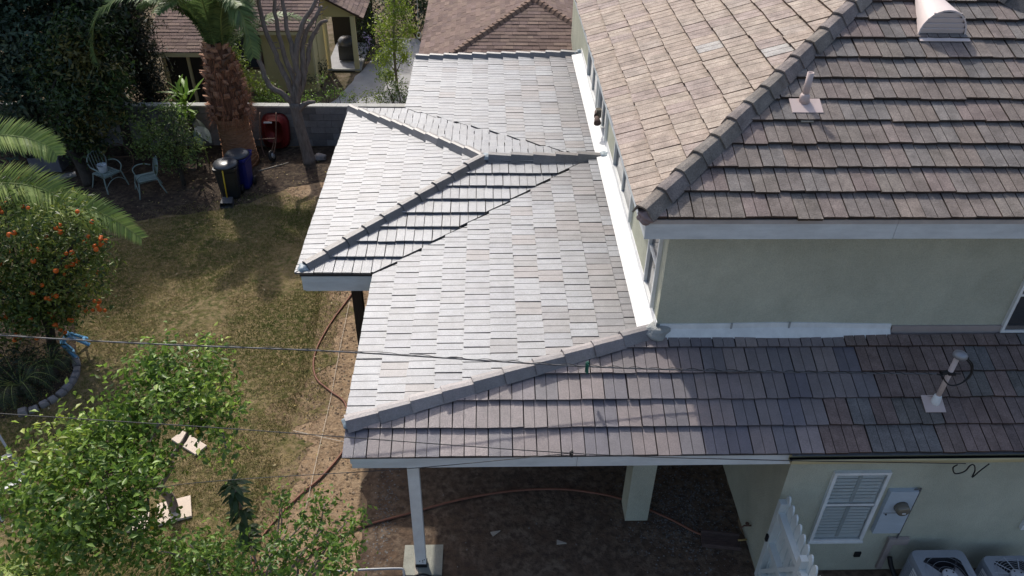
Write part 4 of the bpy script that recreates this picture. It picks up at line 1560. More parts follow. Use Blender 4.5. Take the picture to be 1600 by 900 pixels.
# trees at the back left
def back_tree(name, label, base, blobs, per, size, pal, trunk_r, lean=None, aspect=.42, bark='barkd'):
    t_ = thing(name, label, 'tree', base)
    b_ = MB()
    top = lean or (base[0], base[1], 2.2)
    pts = catmull([base, ((base[0] * 2 + top[0]) / 3 + .06, (base[1] * 2 + top[1]) / 3, top[2] * .35), top], 5)
    k_ = len(pts)
    b_.tube(pts, [trunk_r * (1 - .45 * i / (k_ - 1)) for i in range(k_)], 8)
    branchwork(b_, top, [(x, y, z) for x, y, z, r in blobs], trunk_r * .45, .015, wob=.2)
    b_.build('trunk', M[bark], t_, True)
    leaves('crown', blobs, per, size, pal, t_, aspect=aspect)
    return t_


back_tree('loquat_tree', 'dark leafy tree with a leaning trunk behind the left garden chair', (-10.35, 18.7, 0),
          [(-10.58, 19.0, 1.31, .55), (-10.02, 19.0, 1.10, .45), (-9.55, 19.0, 1.95, .6), (-10.16, 19.0, 2.17, .83), (-9.37, 19.0, 2.84, .65), (-10.2, 19.2, 3.1, .8), (-9.7, 19.3, 3.7, .8), (-10.6, 19.4, 2.6, .8)],
          330, .14, [(.035, .07, .025), (.05, .09, .028), (.07, .12, .032), (.03, .055, .022), (.16, .15, .045)], .16, (-11.3, 19.6, 1.5))
back_tree('dense_tree', 'dense blue green tree filling the top left corner', (-12.0, 20.2, 0),
          [(-11.6, 20, 3.42, 1.2), (-11.67, 20, 2.26, 1.1), (-12.42, 20, 1.0, .9), (-10.96, 20, 2.77, 1.0), (-12.42, 20, 2.42, .99), (-11.8, 20.3, 4.6, 1.3), (-12.6, 20.2, 4.0, 1.2), (-12.0, 20.5, 6.0, 1.2), (-13.3, 20, 3, 1.3), (-13.4, 20.3, 5.2, 1.4)],
          190, .17, [(.045, .08, .052), (.06, .105, .065), (.085, .135, .08), (.035, .06, .04), (.11, .15, .085)], .22)
back_tree('tall_evergreen', 'tall almost black evergreen between the dense tree and the cypress', (-10.0, 20.6, 0),
          [(-10.66, 20.5, 3.58, 1.0), (-9.85, 20.5, 3.32, .95), (-9.94, 20.5, 4.22, 1.1), (-10.2, 20.5, 2.41, .78), (-10.5, 20.6, 5.2, 1.2), (-10.9, 20.8, 6.3, 1.2), (-9.9, 20.4, 1.5, .5)],
          230, .16, DARKG, .16, (-10.0, 20.6, 1.9))

cyp = [(-9.62 + rng.normal(0, .1), 21.9 + rng.normal(0, .12), z, max(.3, .66 - abs(z - 2.8) * .06)) for z in np.arange(.3, 4.9, .26)]
ct = thing('cypress_tree', 'narrow dark cypress with furry bark green foliage behind the block wall', 'tree', (-9.62, 21.9, 0))
b = MB()
b.tube([(-9.62, 21.9, 0), (-9.62, 21.9, 4), (-9.62, 21.9, 7.2)], [.14, .09, .02], 7)
b.build('trunk', M['barkd'], ct, True)
leaves('crown', cyp, 420, .11, [(.022, .028, .018), (.03, .037, .02), (.04, .045, .025), (.018, .024, .016)], ct, aspect=.3, flat=.1)

back_tree('dense_tree', 'tall dark tree added behind the block wall to shade the far left', (-11.2, 23.4, 0),  # added tree: its high crown, out of view, shades lawn and chairs
          [(-11.2, 23.4, 3.0, 1.3), (-11.0, 23.2, 4.6, 1.2), (-12.2, 23.2, 4.4, 1.5), (-11.4, 23.0, 6.0, 1.6), (-12.6, 23.3, 2.6, 1.3), (-12.8, 23, 6.2, 1.4), (-11.3, 23, 7.6, 1.3), (-14, 23, 4, 1.6), (-14, 23, 6, 1.6), (-11.6, 23.6, 8.8, 1.7), (-13.4, 23.6, 8.4, 1.9), (-10.6, 23.8, 8.4, 1.2), (-12.6, 23.8, 10.0, 1.7), (-10.9, 23.2, 1.6, 1.0)],
          120, .2, DARKG, .22, (-11.2, 23.4, 2.2))

bs = thing('round_shrub', 'rounded sunlit green shrub standing over the right garden chair', 'shrub', (-7.92, 18.75, 0))
BS = [(-8.47, 18.8, 1.76, .48), (-7.82, 18.8, 1.85, .45), (-8.29, 18.8, 1.23, .5), (-7.62, 18.8, 1.32, .45), (-8.70, 18.8, .98, .34), (-8.09, 18.7, .80, .42), (-7.48, 18.7, .95, .34), (-8.72, 18.8, 1.32, .36), (-7.9, 18.6, 1.25, .5)]
b = MB()
b.tube(catmull([(-7.92, 18.7, 0), (-7.95, 18.75, .35), (-8.0, 18.8, .6)], 4), .06, 7)
branchwork(b, (-8.0, 18.8, .5), [(x, y, z) for x, y, z, r in BS], .035, .008)
b.build('trunk', M['barkd'], bs, True)
leaves('crown', BS, 260, .085, [(.08, .125, .04), (.11, .17, .05), (.15, .22, .06), (.20, .27, .08), (.07, .11, .035)], bs, aspect=.45, sprigs=2)

# strap-leaved plant at the wall
sp = thing('strap_leaf_plant', 'tall plant of bright upright strap leaves beside the palm trunk', 'plant', (-8.1, 20.55, .2))
b = MB()
b.tube([(-8.1, 20.55, 0), (-8.1, 20.55, 1.3)], [.06, .04], 7)
b.build('stem', M['barkd'], sp, True)
for k in range(34):
    a = rng.uniform(0, 2 * PI)
    el = rng.uniform(.35, 1.3)
    z = rng.uniform(.9, 1.75)
    leaf_part(sp, (-8.1 + rng.normal(0, .12), 20.5 + rng.normal(0, .08), z), (math.cos(a) * math.cos(el), math.sin(a) * math.cos(el), math.sin(el)), rng.uniform(.6, 1.05), rng.uniform(.085, .12), rng.uniform(.1, .35), (.20, .34, .05), seg=6)
for k, (a, L) in enumerate(((-2.6, .8), (-1.9, .9), (-.6, .8), (-3.0, .7))):
    leaf_part(sp, (-8.35 + .15 * k, 20.35, 1.15), (math.cos(a), math.sin(a), -.1), L, .26, .5, (.03, .06, .035), seg=6)
# big silver grey leaf under it
gl = thing('taro_plant', 'single broad silvery leaf drooping beside the palm trunk', 'plant', (-7.6, 19.9, 0))
b = MB()
b.tube(catmull([(-7.6, 19.9, 0), (-7.65, 19.92, .6), (-7.72, 19.95, 1.05)], 4), .016, 6)
b.build('stem', M['rachis'], gl, True)
leaf_part(gl, (-7.75, 19.95, 1.06), (.8, -.5, -.25), .50, .34, .4, (.30, .36, .33), seg=6)
leaf_part(gl, (-7.72, 19.95, 1.02), (.3, -.9, -.5), .40, .26, .4, (.20, .27, .22), seg=6)


# ------------------------------------------------------------------ palms
def frond(parent, pts, L0, pal, n=46, spread=1.15, droop=.35, rr=.022, wid=.042, up_=(0, 0, 1), fwd=.75):
    C = catmull(pts, 12)
    m_ = len(C)
    b_ = MB()
    b_.tube(C, [rr * (1 - .85 * i / (m_ - 1)) for i in range(m_)], 5)
    st = b_.build('frond', M['rachis'], parent, True)
    lb = MB()
    C = [Vector(c) for c in C]
    for i in range(n):
        t = .06 + .92 * i / (n - 1)
        k = min(m_ - 2, int(t * (m_ - 1)))
        fr = t * (m_ - 1) - k
        p = C[k].lerp(C[k + 1], fr)
        d = (C[k + 1] - C[k]).normalized()
        sd = d.cross(Vector(up_)).normalized()
        upv = sd.cross(d)
        ln = L0 * (math.sin(PI * min(1, .16 + t * .80)) ** .7) * rng.uniform(.88, 1.08)
        for s_ in (-1, 1):
            dirv = (sd * s_ * spread + d * fwd + upv * (.28 + rng.normal(0, .12))).normalized()
            tip = p + dirv * ln + Vector((0, 0, -droop * ln))
            mid = p + dirv * ln * .5 + Vector((0, 0, -droop * ln * .18))
            wv = dirv.cross(upv).normalized() * wid * .5
            lb.tint = tuple(np.array(pal[int(rng.integers(0, len(pal)))]) * rng.uniform(.8, 1.2))
            lb.add([p - wv * .6, p + wv * .6, mid + wv, mid - wv, tip], [(0, 1, 2, 3), (3, 2, 4)])
    lb.build('leaflets', M['frond'], st, kind='stuff')


PALG = [(.13, .20, .07), (.16, .24, .08), (.11, .17, .065), (.19, .26, .085)]
PALY = [(.22, .31, .07), (.28, .37, .085), (.33, .41, .11), (.19, .27, .07)]

pt = thing('date_palm', 'thick date palm with a shaggy brown trunk and feathery crown by the block wall', 'palm', (-6.75, 19.95, 0))
prof = [(0, .52), (.4, .47), (.9, .44), (1.25, .44), (1.45, .53), (1.8, .52), (2.3, .47), (2.8, .40), (3.15, .30), (3.4, .2)]
b = MB()
b.tube([(-6.72 - .02 * z, 19.95, z) for z, r in prof[:5]], [r * .92 for z, r in prof[:5]], 20)
b.build('trunk', M['palmbark'], pt, True)
b = MB()
b.tube([(-6.72 - .02 * z, 19.95, z) for z, r in prof[4:]], [r * .88 for z, r in prof[4:]], 20)
M['palmcore'] = material('palm_dark_fibre', (0.13, 0.062, 0.038), rough=1, var=.5, scale=14, bump=1.0, bscale=30)
b.build('trunk_core', M['palmcore'], pt, True)
for z in np.arange(.10, 1.36, .105):
    b = MB()
    r = float(np.interp(z, [p[0] for p in prof], [p[1] for p in prof])) * .925
    ring = [(-6.72 - .02 * z + (r + rng.normal(0, .008)) * math.cos(a), 19.95 + (r + rng.normal(0, .008)) * math.sin(a), z + .05 * math.sin(2 * a + z * 9) + rng.normal(0, .012)) for a in np.linspace(0, 2 * PI, 24, endpoint=False)]
    b.tube(ring, .018, 5, closed=True)
    b.build('trunk_ring', M['palmbark'], pt, True)
row = 0
for z in np.arange(1.38, 3.2, .165):
    r = float(np.interp(z, [p[0] for p in prof], [p[1] for p in prof])) * .88
    nb = 11
    for k in range(nb):
        a = 2 * PI * (k + .5 * (row % 2)) / nb + rng.normal(0, .09)
        if math.sin(a) > .55 or rng.uniform() < .10:
            continue
        zz = z + rng.normal(0, .03)
        g = rng.uniform(.5, 1.5)
        c0 = Vector((-6.72 - .02 * z + r * math.cos(a), 19.95 + r * math.sin(a), zz))
        od = Vector((math.cos(a), math.sin(a), 0))
        td = Vector((-math.sin(a), math.cos(a), 0))
        w0, w1, hh = rng.uniform(.055, .085), rng.uniform(.028, .05), rng.uniform(.13, .25)
        o1 = od * rng.uniform(.07, .15) + td * rng.normal(0, .02)
        o2 = od * .02
        up_ = Vector((0, 0, hh))
        b = MB()
        b.tint = (g, g * .92, g * .88)
        P = [c0 - td * w0 - o2, c0 + td * w0 - o2, c0 + td * w1 + o1 + up_, c0 - td * w1 + o1 + up_ * rng.uniform(.8, 1.1), c0 - td * w1 * 1.6 - o2 + up_ * .8, c0 + td * w1 * 1.6 - o2 + up_ * .8, c0 + od * .045 + up_ * .35 + td * w0, c0 + od * .045 + up_ * .35 - td * w0]
        b.add(P, [(0, 1, 6, 7), (7, 6, 2, 3), (3, 2, 5, 4), (1, 5, 2, 6), (0, 7, 3, 4)])
        b.build('palm_boot', M['boot'], pt)
    row += 1
# fibre fringe
b = MB()
for k in range(1300):
    a = rng.uniform(0, 2 * PI)
    z = rng.uniform(1.3, 3.2)
    r = float(np.interp(z, [p[0] for p in prof], [p[1] for p in prof])) + .02
    p0 = Vector((-6.72 + r * math.cos(a), 19.95 + r * math.sin(a), z))
    p1 = p0 + Vector((math.cos(a) * .08, math.sin(a) * .08, rng.uniform(-.34, .02))) + Vector(tuple(rng.normal(0, .05, 3)))
    w = Vector((-math.sin(a), math.cos(a), 0)) * .008
    b.tint = tuple(np.array((.95, .62, .45)) * rng.uniform(.35, 1.3))
    b.add([p0 - w, p0 + w, p1], [(0, 1, 2)])
b.build('trunk_fibres', M['boot'], pt, kind='stuff')
PC = (-6.76, 19.95, 3.2)
# the two fronds that show clearly, then the crown above them
frond(pt, [PC, (-7.2, 19.6, 4.15), (-8.1, 19.2, 4.75), (-8.85, 18.9, 4.5), (-9.2, 18.8, 3.9), (-9.28, 18.75, 3.15)], .50, PALG, n=120)
frond(pt, [(-6.6, 19.9, 3.3), (-6.35, 19.5, 4.2), (-6.0, 19.2, 4.75), (-5.75, 19.0, 4.5), (-5.62, 18.95, 4.0), (-5.58, 18.9, 3.35)], .52, PALG, n=110)
for k in range(26):
    a = 2 * PI * k / 26 * 2.618 + .4
    el = .5 + .95 * ((k * 7) % 26) / 26
    Lf = rng.uniform(2.0, 3.0)
    d = Vector((math.cos(a) * math.cos(el), math.sin(a) * math.cos(el), math.sin(el)))
    hz = Vector((math.cos(a), math.sin(a), 0))
    if hz.x < -.3 and hz.y > .1 and el < 1.2:
        continue
    if d.y < -.05 and el < 1.15:
        el = 1.2
        d = Vector((math.cos(a) * math.cos(el), math.sin(a) * math.cos(el), math.sin(el)))
    p0 = Vector(PC) + hz * .12
    frond(pt, [tuple(p0), tuple(p0 + d * Lf * .4), tuple(p0 + d * Lf * .72 + hz * .25 + Vector((0, 0, -.05))), tuple(p0 + d * Lf * .85 + hz * .8 + Vector((0, 0, -.45)))], .46, PALG, n=70)

# young palm reaching in from the left edge
yp = thing('young_palm', 'sunlit palm whose long arching fronds reach in from the left edge over the orange tree', 'palm', (-10.6, 13.2, 0))
b = MB()
b.tube([(-10.6, 13.2, 0), (-10.55, 13.2, 1.2), (-10.5, 13.2, 2.1)], [.24, .22, .16], 12)
b.build('trunk', M['palmbark'], yp, True)
Q = (-10.5, 13.2, 2.1)
UPD = (0, -.55, .85)
frond(yp, [Q, (-9.6, 13.1, 3.6), (-8.75, 13, 4.12), (-8.15, 13, 4.15), (-7.75, 13, 4.0), (-7.55, 12.95, 3.80)], .46, PALY, n=110, up_=UPD, droop=.10, wid=.032)
frond(yp, [Q, (-9.7, 13.05, 3.0), (-8.9, 13, 3.22), (-8.15, 13, 3.14), (-7.6, 12.95, 2.78), (-7.15, 12.9, 2.3)], .56, PALY, n=120, up_=UPD, droop=.10, wid=.032)
frond(yp, [Q, (-9.4, 12.9, 2.45), (-8.6, 12.8, 2.72), (-7.7, 12.8, 2.86), (-7.0, 12.8, 2.68), (-6.42, 12.8, 2.12)], .50, PALY, n=120, up_=UPD, droop=.10, wid=.032)
frond(yp, [Q, (-9.8, 12.9, 2.0), (-9.1, 12.7, 2.25), (-8.4, 12.6, 2.6), (-7.95, 12.6, 2.75), (-7.65, 12.6, 2.72)], .42, PALY, n=90, up_=UPD, droop=.10, wid=.032)
for a, el in ((2.4, .7), (3.4, .9), (1.4, .8), (4.2, 1.1), (.9, 1.2)):
    d = Vector((math.cos(a) * math.cos(el), math.sin(a) * math.cos(el), math.sin(el)))
    hz = Vector((math.cos(a), math.sin(a), 0))
    p0 = Vector(Q)
    frond(yp, [tuple(p0), tuple(p0 + d), tuple(p0 + d * 1.7 + hz * .2), tuple(p0 + d * 2 + hz * .9 + Vector((0, 0, -.5)))], .45, PALY, n=40)

# fern-like cycads in the dark bed, and the small palm leaf under the lemon tree
for lab, (x, y), n, L in (('dark cycad in the stone edged bed under the orange tree', (-8.5, 10.9), 16, .75), ('smaller cycad close to the curved stone edging', (-8.15, 11.35), 12, .5)):
    t_ = thing('cycad', lab, 'plant', (x, y, 0), group='cycads in the dark bed')
    b = MB()
    b.tube([(x, y, 0), (x, y, .22)], [.11, .09], 8)
    b.build('trunk', M['barkd'], t_, True)
    for k in range(n):
        a = 2 * PI * k / n + rng.uniform(-.2, .2)
        hz = Vector((math.cos(a), math.sin(a), 0))
        p0 = Vector((x, y, .2))
        frond(t_, [tuple(p0), tuple(p0 + hz * L * .45 + Vector((0, 0, .32))), tuple(p0 + hz * L * .8 + Vector((0, 0, .30))), tuple(p0 + hz * L + Vector((0, 0, .12)))], .13, DARKG, n=22, rr=.008, wid=.012)
sf = thing('small_palm', 'low pale palm fronds half hidden under the lemon tree', 'plant', (-6.3, 7.0, 0))
for pts in ([(-6.3, 7.0, .2), (-6.0, 7.1, .9), (-5.6, 7.2, 1.2), (-5.2, 7.25, 1.1)], [(-6.3, 7.0, .2), (-6.5, 6.6, .9), (-6.2, 6.3, 1.3), (-5.9, 6.1, 1.3)]):
    frond(sf, pts, .35, PALY, n=40)

# ------------------------------------------------------------------ bare pruned tree
bt = thing('bare_tree', 'leafless pruned tree with upright grey limbs in front of the block wall', 'tree', (-4.96, 20.0, 0))
b = MB()
b.tube(catmull([(-4.88, 20.0, 0), (-4.95, 20.0, .6), (-5.02, 20.0, 1.2), (-5.05, 20.0, 1.75)], 5), [.20, .18, .165, .16, .155, .15, .15, .145, .14, .14, .14, .14, .14, .14, .145, .15], 9)
LIMBS = [[(-5.05, 20, 1.65), (-5.3, 19.9, 2.05), (-5.62, 19.9, 2.3), (-5.75, 19.95, 2.9), (-5.85, 19.95, 3.7), (-5.93, 20, 4.6), (-5.9, 20, 5.2)],
         [(-5.05, 20, 1.7), (-5.1, 20, 2.2), (-5.3, 20, 2.9), (-5.5, 20, 3.7), (-5.56, 20, 4.6), (-5.7, 20, 5.3)],
         [(-5.03, 20, 1.7), (-4.98, 20.05, 2.3), (-5.15, 20.1, 3.0), (-5.22, 20.1, 3.9), (-5.1, 20.1, 4.9)],
         [(-5.0, 20, 1.7), (-4.85, 19.9, 2.4), (-4.88, 19.9, 3.2), (-4.93, 19.9, 4.0), (-4.88, 19.9, 5.0)],
         [(-5.0, 20, 1.75), (-4.72, 20, 2.4), (-4.66, 20, 3.1), (-4.5, 20, 3.6), (-4.2, 19.9, 4.05), (-4.0, 19.9, 4.3)],
         [(-5.0, 20, 1.75), (-4.78, 20.1, 2.3), (-4.60, 20.1, 2.8), (-4.42, 20.1, 3.4), (-4.15, 20.1, 3.8), (-3.95, 20.1, 3.9)],
         [(-4.88, 19.95, 2.6), (-4.75, 19.9, 3.3), (-4.5, 19.9, 3.9), (-4.15, 19.9, 4.4), (-3.9, 19.9, 5.0)],
         [(-5.02, 20, 1.5), (-4.75, 19.95, 1.75), (-4.5, 19.95, 1.8)]]
for L_ in LIMBS:
    pts = catmull(L_, 5)
    k = len(pts)
    pts = [(p[0] + rng.normal(0, .012), p[1] + rng.normal(0, .012), p[2]) for p in pts]
    b.tube(pts, [(.085 - .045 * i / (k - 1)) for i in range(k)], 7)
# stub twigs
for L_ in LIMBS[:-1]:
    C = catmull(L_, 5)
    for q in range(6):
        p = np.array(C[int(rng.integers(len(C) // 2, len(C)))])
        a = rng.uniform(0, 2 * PI)
        e = p + np.array([math.cos(a) * .22, math.sin(a) * .15, rng.uniform(0, .18)])
        b.tube([tuple(p), tuple((p + e) / 2 + rng.normal(0, .02, 3)), tuple(e)], [.018, .014, .008], 5)
b.build('trunk', M['bark'], bt, True)

# ------------------------------------------------------------------ block wall
bw = thing('block_wall', 'grey concrete block wall with a pale cap along the back of the yard', 'wall', (-8, 21.0, 0))
b = MB()
b.box((-7.0, 21.1, .58), (16, .15, 1.16))
b.build('mortar_joints', M['joint'], bw)
bm_ = {}
for j in range(6):
    x = -13.2 + (.2 if j % 2 else 0)
    while x < -1.2:
        k = int(rng.integers(0, 8))
        if k not in bm_:
            q_ = MB()
            q_.tint = tuple(np.array((1, 1, 1.02)) * rng.uniform(.72, 1.22))
            q_.box((0, 0, 0), (.393, .19, .187))
            bm_[k] = q_.mesh('block', M['block'])
        if x > -11.6:
            o = bpy.data.objects.new('block', bm_[k])
            COL.objects.link(o)
            o.location = (x, 21.1 + rng.normal(0, .003), .098 + j * .196)
            set_parent(o, bw)
        x += .402
for i in range(30):
    b = MB()
    b.box((-13.2 + .402 * i * 1.0, 21.1, 1.197 + rng.normal(0, .002)), (.398, .215, .045))
    b.build('cap_block', M['cap'], bw)

# ------------------------------------------------------------------ neighbouring houses
yh = thing('yellow_house', 'yellow clapboard house with a brown shingle roof beyond the block wall', 'house', (-7, 24.9, 0))
# board siding: every board its own lapped piece
def siding(parent, x0, x1, y, z0, z1, step=.205, facing=-1, name='siding_board'):
    z = z0
    while z < z1 - .02:
        h_ = min(step, z1 - z)
        m_ = MB()
        m_.add([(x0, y + facing * .022, z), (x1, y + facing * .022, z), (x1, y + facing * .004, z + h_), (x0, y + facing * .004, z + h_), (x0, y, z), (x1, y, z), (x1, y, z + h_), (x0, y, z + h_)],
               [(0, 1, 2, 3), (0, 4, 5, 1), (0, 3, 7, 4), (1, 5, 6, 2), (3, 2, 6, 7)])
        m_.build(name, M['yellow'], parent)
        z += step


b = MB()
b.box((-7.35, 25.5, 1.1), (3.74, 1.1, 2.2))
b.build('wall', M['yellow'], yh)
siding(yh, -9.2, -5.48, 24.95, 0, 2.16)
b = MB()
b.box((-5.47, 25.2, 1.08), (.06, .56, 2.16))
b.build('corner_trim', M['yellowtrim'], yh)
b = MB()
b.box((-5.44, 26.05, 1.1), (.06, 1.1, 2.2))
b.build('porch_wall', M['yellowtrim'], yh)
# window with dark frame
b = MB()
b.ring([(-8.1, 24.93, .75), (-7.05, 24.93, .75), (-7.05, 24.93, 1.95), (-8.1, 24.93, 1.95)], [(-8.02, 24.93, .83), (-7.13, 24.93, .83), (-7.13, 24.93, 1.87), (-8.02, 24.93, 1.87)], (0, -1, 0), .06)
wf = b.build('window', M['brownframe'], yh)
b = MB()
b.add([(-8.02, 24.90, .83), (-7.13, 24.90, .83), (-7.13, 24.90, 1.87), (-8.02, 24.90, 1.87)], [(0, 1, 2, 3)])
b.build('pane', M['darkglass'], wf)
SHP = [(0.193, 0.135, 0.116), (0.216, 0.153, 0.129), (0.175, 0.122, 0.108), (0.23, 0.166, 0.137), (0.202, 0.144, 0.129)]


def shingle_roof(name, parent, P00, U_, V_, width, length, keep=None, step=.15, wtab=.32, big=100):
    """rows of shingle strips as stepped geometry: P00 eave corner, U_ along the eave, V_ up the slope"""
    P00, U_, V_ = Vector(P00), Vector(U_).normalized(), Vector(V_).normalized()
    N_ = U_.cross(V_)
    b_ = MB()
    pieces = []
    nrow = int(length / step)
    for j in range(nrow):
        x = -(.16 if j % 2 else 0) - rng.uniform(0, .1)
        while x < width:
            w_ = wtab * rng.uniform(.5, 1.3)
            x0, x1 = max(0, x), min(width, x + w_ - .006)
            x += w_
            if x1 - x0 < .03:
                continue
            poly = [(x0, j * step), (x1, j * step), (x1, (j + 1) * step), (x0, (j + 1) * step)]
            for hp in (keep or []):
                poly = clip(poly, hp)
                if len(poly) < 3:
                    break
            if len(poly) < 3:
                continue
            hh = rng.choice([.012, .020])
            b_.tint = tuple(np.array(SHP[int(rng.integers(0, 5))]) * rng.uniform(.8, 1.15))
            V = [P00 + U_ * p[0] + V_ * p[1] + N_ * (hh * (1 - .8 * (p[1] - j * step) / step)) for p in poly]
            n_ = len(V)
            sc = [proj(p) for p in V]
            mx_, my_ = sum(p[0] for p in sc) / n_, sum(p[1] for p in sc) / n_
            V += [P00 + U_ * p[0] + V_ * p[1] - N_ * .002 for p in poly]
            F = [tuple(range(n_))] + [(q, q + n_, (q + 1) % n_ + n_, (q + 1) % n_) for q in range(n_)]
            pieces.append((area2(sc) if 0 < mx_ < 1600 and 0 < my_ < 900 else 0, V, F, b_.tint))
    pieces.sort(key=lambda p: -p[0])
    rest = MB()
    for i_, (a_, V, F, t_) in enumerate(pieces):
        if i_ < big and a_ > 40:
            o_ = MB()
            o_.tint = t_
            o_.add(V, F).build('shingle', M['shingle'], parent)
        else:
            rest.tint = t_
            rest.add(V, F)
    return rest.build(name, M['shingle'], parent, kind='stuff') if rest.v else None


def quad_deck(name, parent, pts, th=.06, mat=None):
    b_ = MB()
    b_.slab(pts, th)
    return b_.build(name, mat or M['deck'], parent)


S5 = .42
rd = quad_deck('roof', yh, [(-9.6, 24.55, 2.12), (-5.25, 24.55, 2.12), (-5.25, 27.8, 2.12 + S5 * 3.25), (-9.6, 27.8, 2.12 + S5 * 3.25)])
shingle_roof('shingles', rd, (-9.6, 24.53, 2.135), (1, 0, 0), (0, 1, S5), 4.35, 3.4)
b = MB()
b.box((-7.42, 24.53, 2.06), (4.36, .04, .14))
b.build('fascia_board', M['yellowtrim'], yh)
b = MB()
b.box((-7.42, 24.51, 2.125), (4.36, .05, .03))
b.build('roof_edge', M['brownframe'], yh)
# left wing, lower and nearer
b = MB()
b.box((-8.9, 24.2, .96), (1.5, 1.45, 1.92))
b.build('wing_wall', M['yellow'], yh)
siding(yh, -9.65, -8.15, 23.47, 0, 1.9)
b = MB()
b.box((-9.2, 23.44, .85), (.62, .03, 1.65))
b.build('door', M['darkdoor'], yh)
b = MB()
b.box((-8.55, 23.44, .95), (.5, .03, 1.5))
b.build('door', M['darkdoor'], yh)
for x in (-9.55, -8.86, -8.2):
    MB().box((x, 23.42, .93), (.07, .05, 1.82)).build('door_trim', M['yellowtrim'], yh)
rd2 = quad_deck('roof', yh, [(-9.95, 23.0, 1.98), (-8.05, 23.0, 1.98), (-8.05, 26.6, 1.98 + .34 * 3.6), (-9.95, 26.6, 1.98 + .34 * 3.6)])
shingle_roof('shingles', rd2, (-9.95, 22.98, 1.995), (1, 0, 0), (0, 1, .34), 1.9, 3.7)
b = MB()
b.box((-9.0, 22.98, 1.92), (1.92, .04, .12))
b.build('fascia_board', M['yellowtrim'], yh)
# open porch on the right with its gable
b = MB()
b.box((-4.42, 26.72, .95), (.15, .15, 1.9))
b.build('porch_post', M['yellowtrim'], yh)
b = MB()
b.box((-5.36, 26.72, .95), (.12, .12, 1.9))
b.build('porch_post', M['yellowtrim'], yh)
b = MB()
b.box((-4.9, 28.0, .04), (1.2, 2.6, .09))
b.build('porch_floor', M['path'], yh)
MB().box((-4.9, 26.66, .075), (1.25, .06, .05)).build('porch_step', M['cap'], yh)
b = MB()
gy = 26.70
b.add([(-5.5, gy, 1.86), (-4.32, gy, 1.86), (-4.32, gy, 1.98), (-5.5, gy, 2.62), (-5.5, gy + .08, 1.86), (-4.32, gy + .08, 1.86), (-4.32, gy + .08, 1.98), (-5.5, gy + .08, 2.62)],
      [(0, 1, 2, 3), (7, 6, 5, 4), (0, 4, 5, 1), (1, 5, 6, 2), (2, 6, 7, 3), (3, 7, 4, 0)])
b.build('gable', M['yellow'], yh)
b = MB()
b.box((-4.85, 29.4, .95), (1.5, .1, 1.9))
b.build('porch_back_wall', M['darkdoor'], yh)
b = MB()
b.slab([(-5.6, 26.5, 2.72), (-4.05, 26.5, 1.88), (-4.05, 29.6, 1.88), (-5.6, 29.6, 2.72)], .06)
rd3 = b.build('porch_roof', M['brownframe'], yh)
shingle_roof('shingles', rd3, (-4.03, 26.48, 1.885), (0, 1, 0), (-1.55, 0, .84), 3.1, 1.75)
# things on the porch
bq = thing('barbecue', 'dark covered barbecue standing in the porch of the yellow house', 'barbecue', (-4.85, 27.6, .09))
b = MB()
b.box((-4.85, 27.6, .38), (.55, .45, .5))
b.build('cabinet', M['blackbin'], bq)
b = MB()
b.lathe([(.30, .0), (.30, .12), (.22, .22), (.05, .26)], (-4.85, 27.6, .64), 12)
b.build('lid', M['binlid'], bq, True)
# lawn roller rope light bracket etc. left out: not readable in the photo

br = thing('brown_roof_house', 'low building with a brown shingle hip roof just behind the tiled roof', 'house', (0.5, 22, 0))
bx0, by0, bz0, bmm = -1.83, 19.9, 2.45, .34
T_ = 3.2
ax_, ay_, az_ = bx0 + T_, by0 + T_, bz0 + bmm * T_
b = MB()
b.box((1.4, 24.4, 1.2), (6.0, 7.4, 2.4))
b.build('wall', M['yellow'], br)
rd4 = quad_deck('roof', br, [(bx0 + .85, 20.75, bz0 + bmm * .85), (2 * ax_ - bx0 - .85, 20.75, bz0 + bmm * .85), (ax_, ay_, az_)])
bb_ = MB()
bb_.slab([(bx0, 29, bz0), (bx0, 20.75, bz0), (bx0 + .85, 20.75, bz0 + bmm * .85), (ax_, ay_, az_), (ax_, 29, az_)], .06)
bb_.slab([(2 * ax_ - bx0, 20.75, bz0), (2 * ax_ - bx0, 29, bz0), (ax_ + .002, 29, az_), (ax_ + .002, ay_, az_), (2 * ax_ - bx0 - .85, 20.75, bz0 + bmm * .85)], .06)
bb_.build('roof_slope', M['deck'], br)
kS = math.sqrt(1 + bmm * bmm)
hw = T_
# south face: u from bx0
l1 = (1, -1 / kS, 0)
l2 = (-1, -1 / kS, 2 * T_)
shingle_roof('shingles', rd4, (bx0, by0, bz0 + .012), (1, 0, 0), (0, 1, bmm), 2 * T_, T_ * kS, keep=[l1, l2, (0, 1, -.85 * kS)], big=190)
# west face: u runs from north (Y=29) to south
shingle_roof('shingles', rd4, (bx0 - .03, 29, bz0 + .012), (0, -1, 0), (1, 0, bmm), 29 - 20.78, T_ * kS, keep=[(-1, -1 / kS, 29 - by0)])
shingle_roof('shingles', rd4, (2 * ax_ - bx0, 20.78, bz0 + .012), (0, 1, 0), (-1, 0, bmm), 8.2, T_ * kS, keep=[(1, -1 / kS, .85)])
hcap = [(.24, .16, .12), (.21, .14, .11), (.27, .185, .14)]
for sgn in (1, -1):
    A = Vector((ax_ - sgn * (T_ - .9), by0 + .9, bz0 + bmm * .9 + .02))
    B = Vector((ax_, ay_, az_ + .02))
    ridge_caps(rd4, A, B, hcap, M['shingle'], name='hip_shingle', L=.17, w=.11, h=.03, zoff=.012)
MB().tube([(-.9, 26.3, bz0 + .3), (-.9, 26.3, bz0 + .8)], .035, 8).build('roof_pipe', M['black'], br, True)

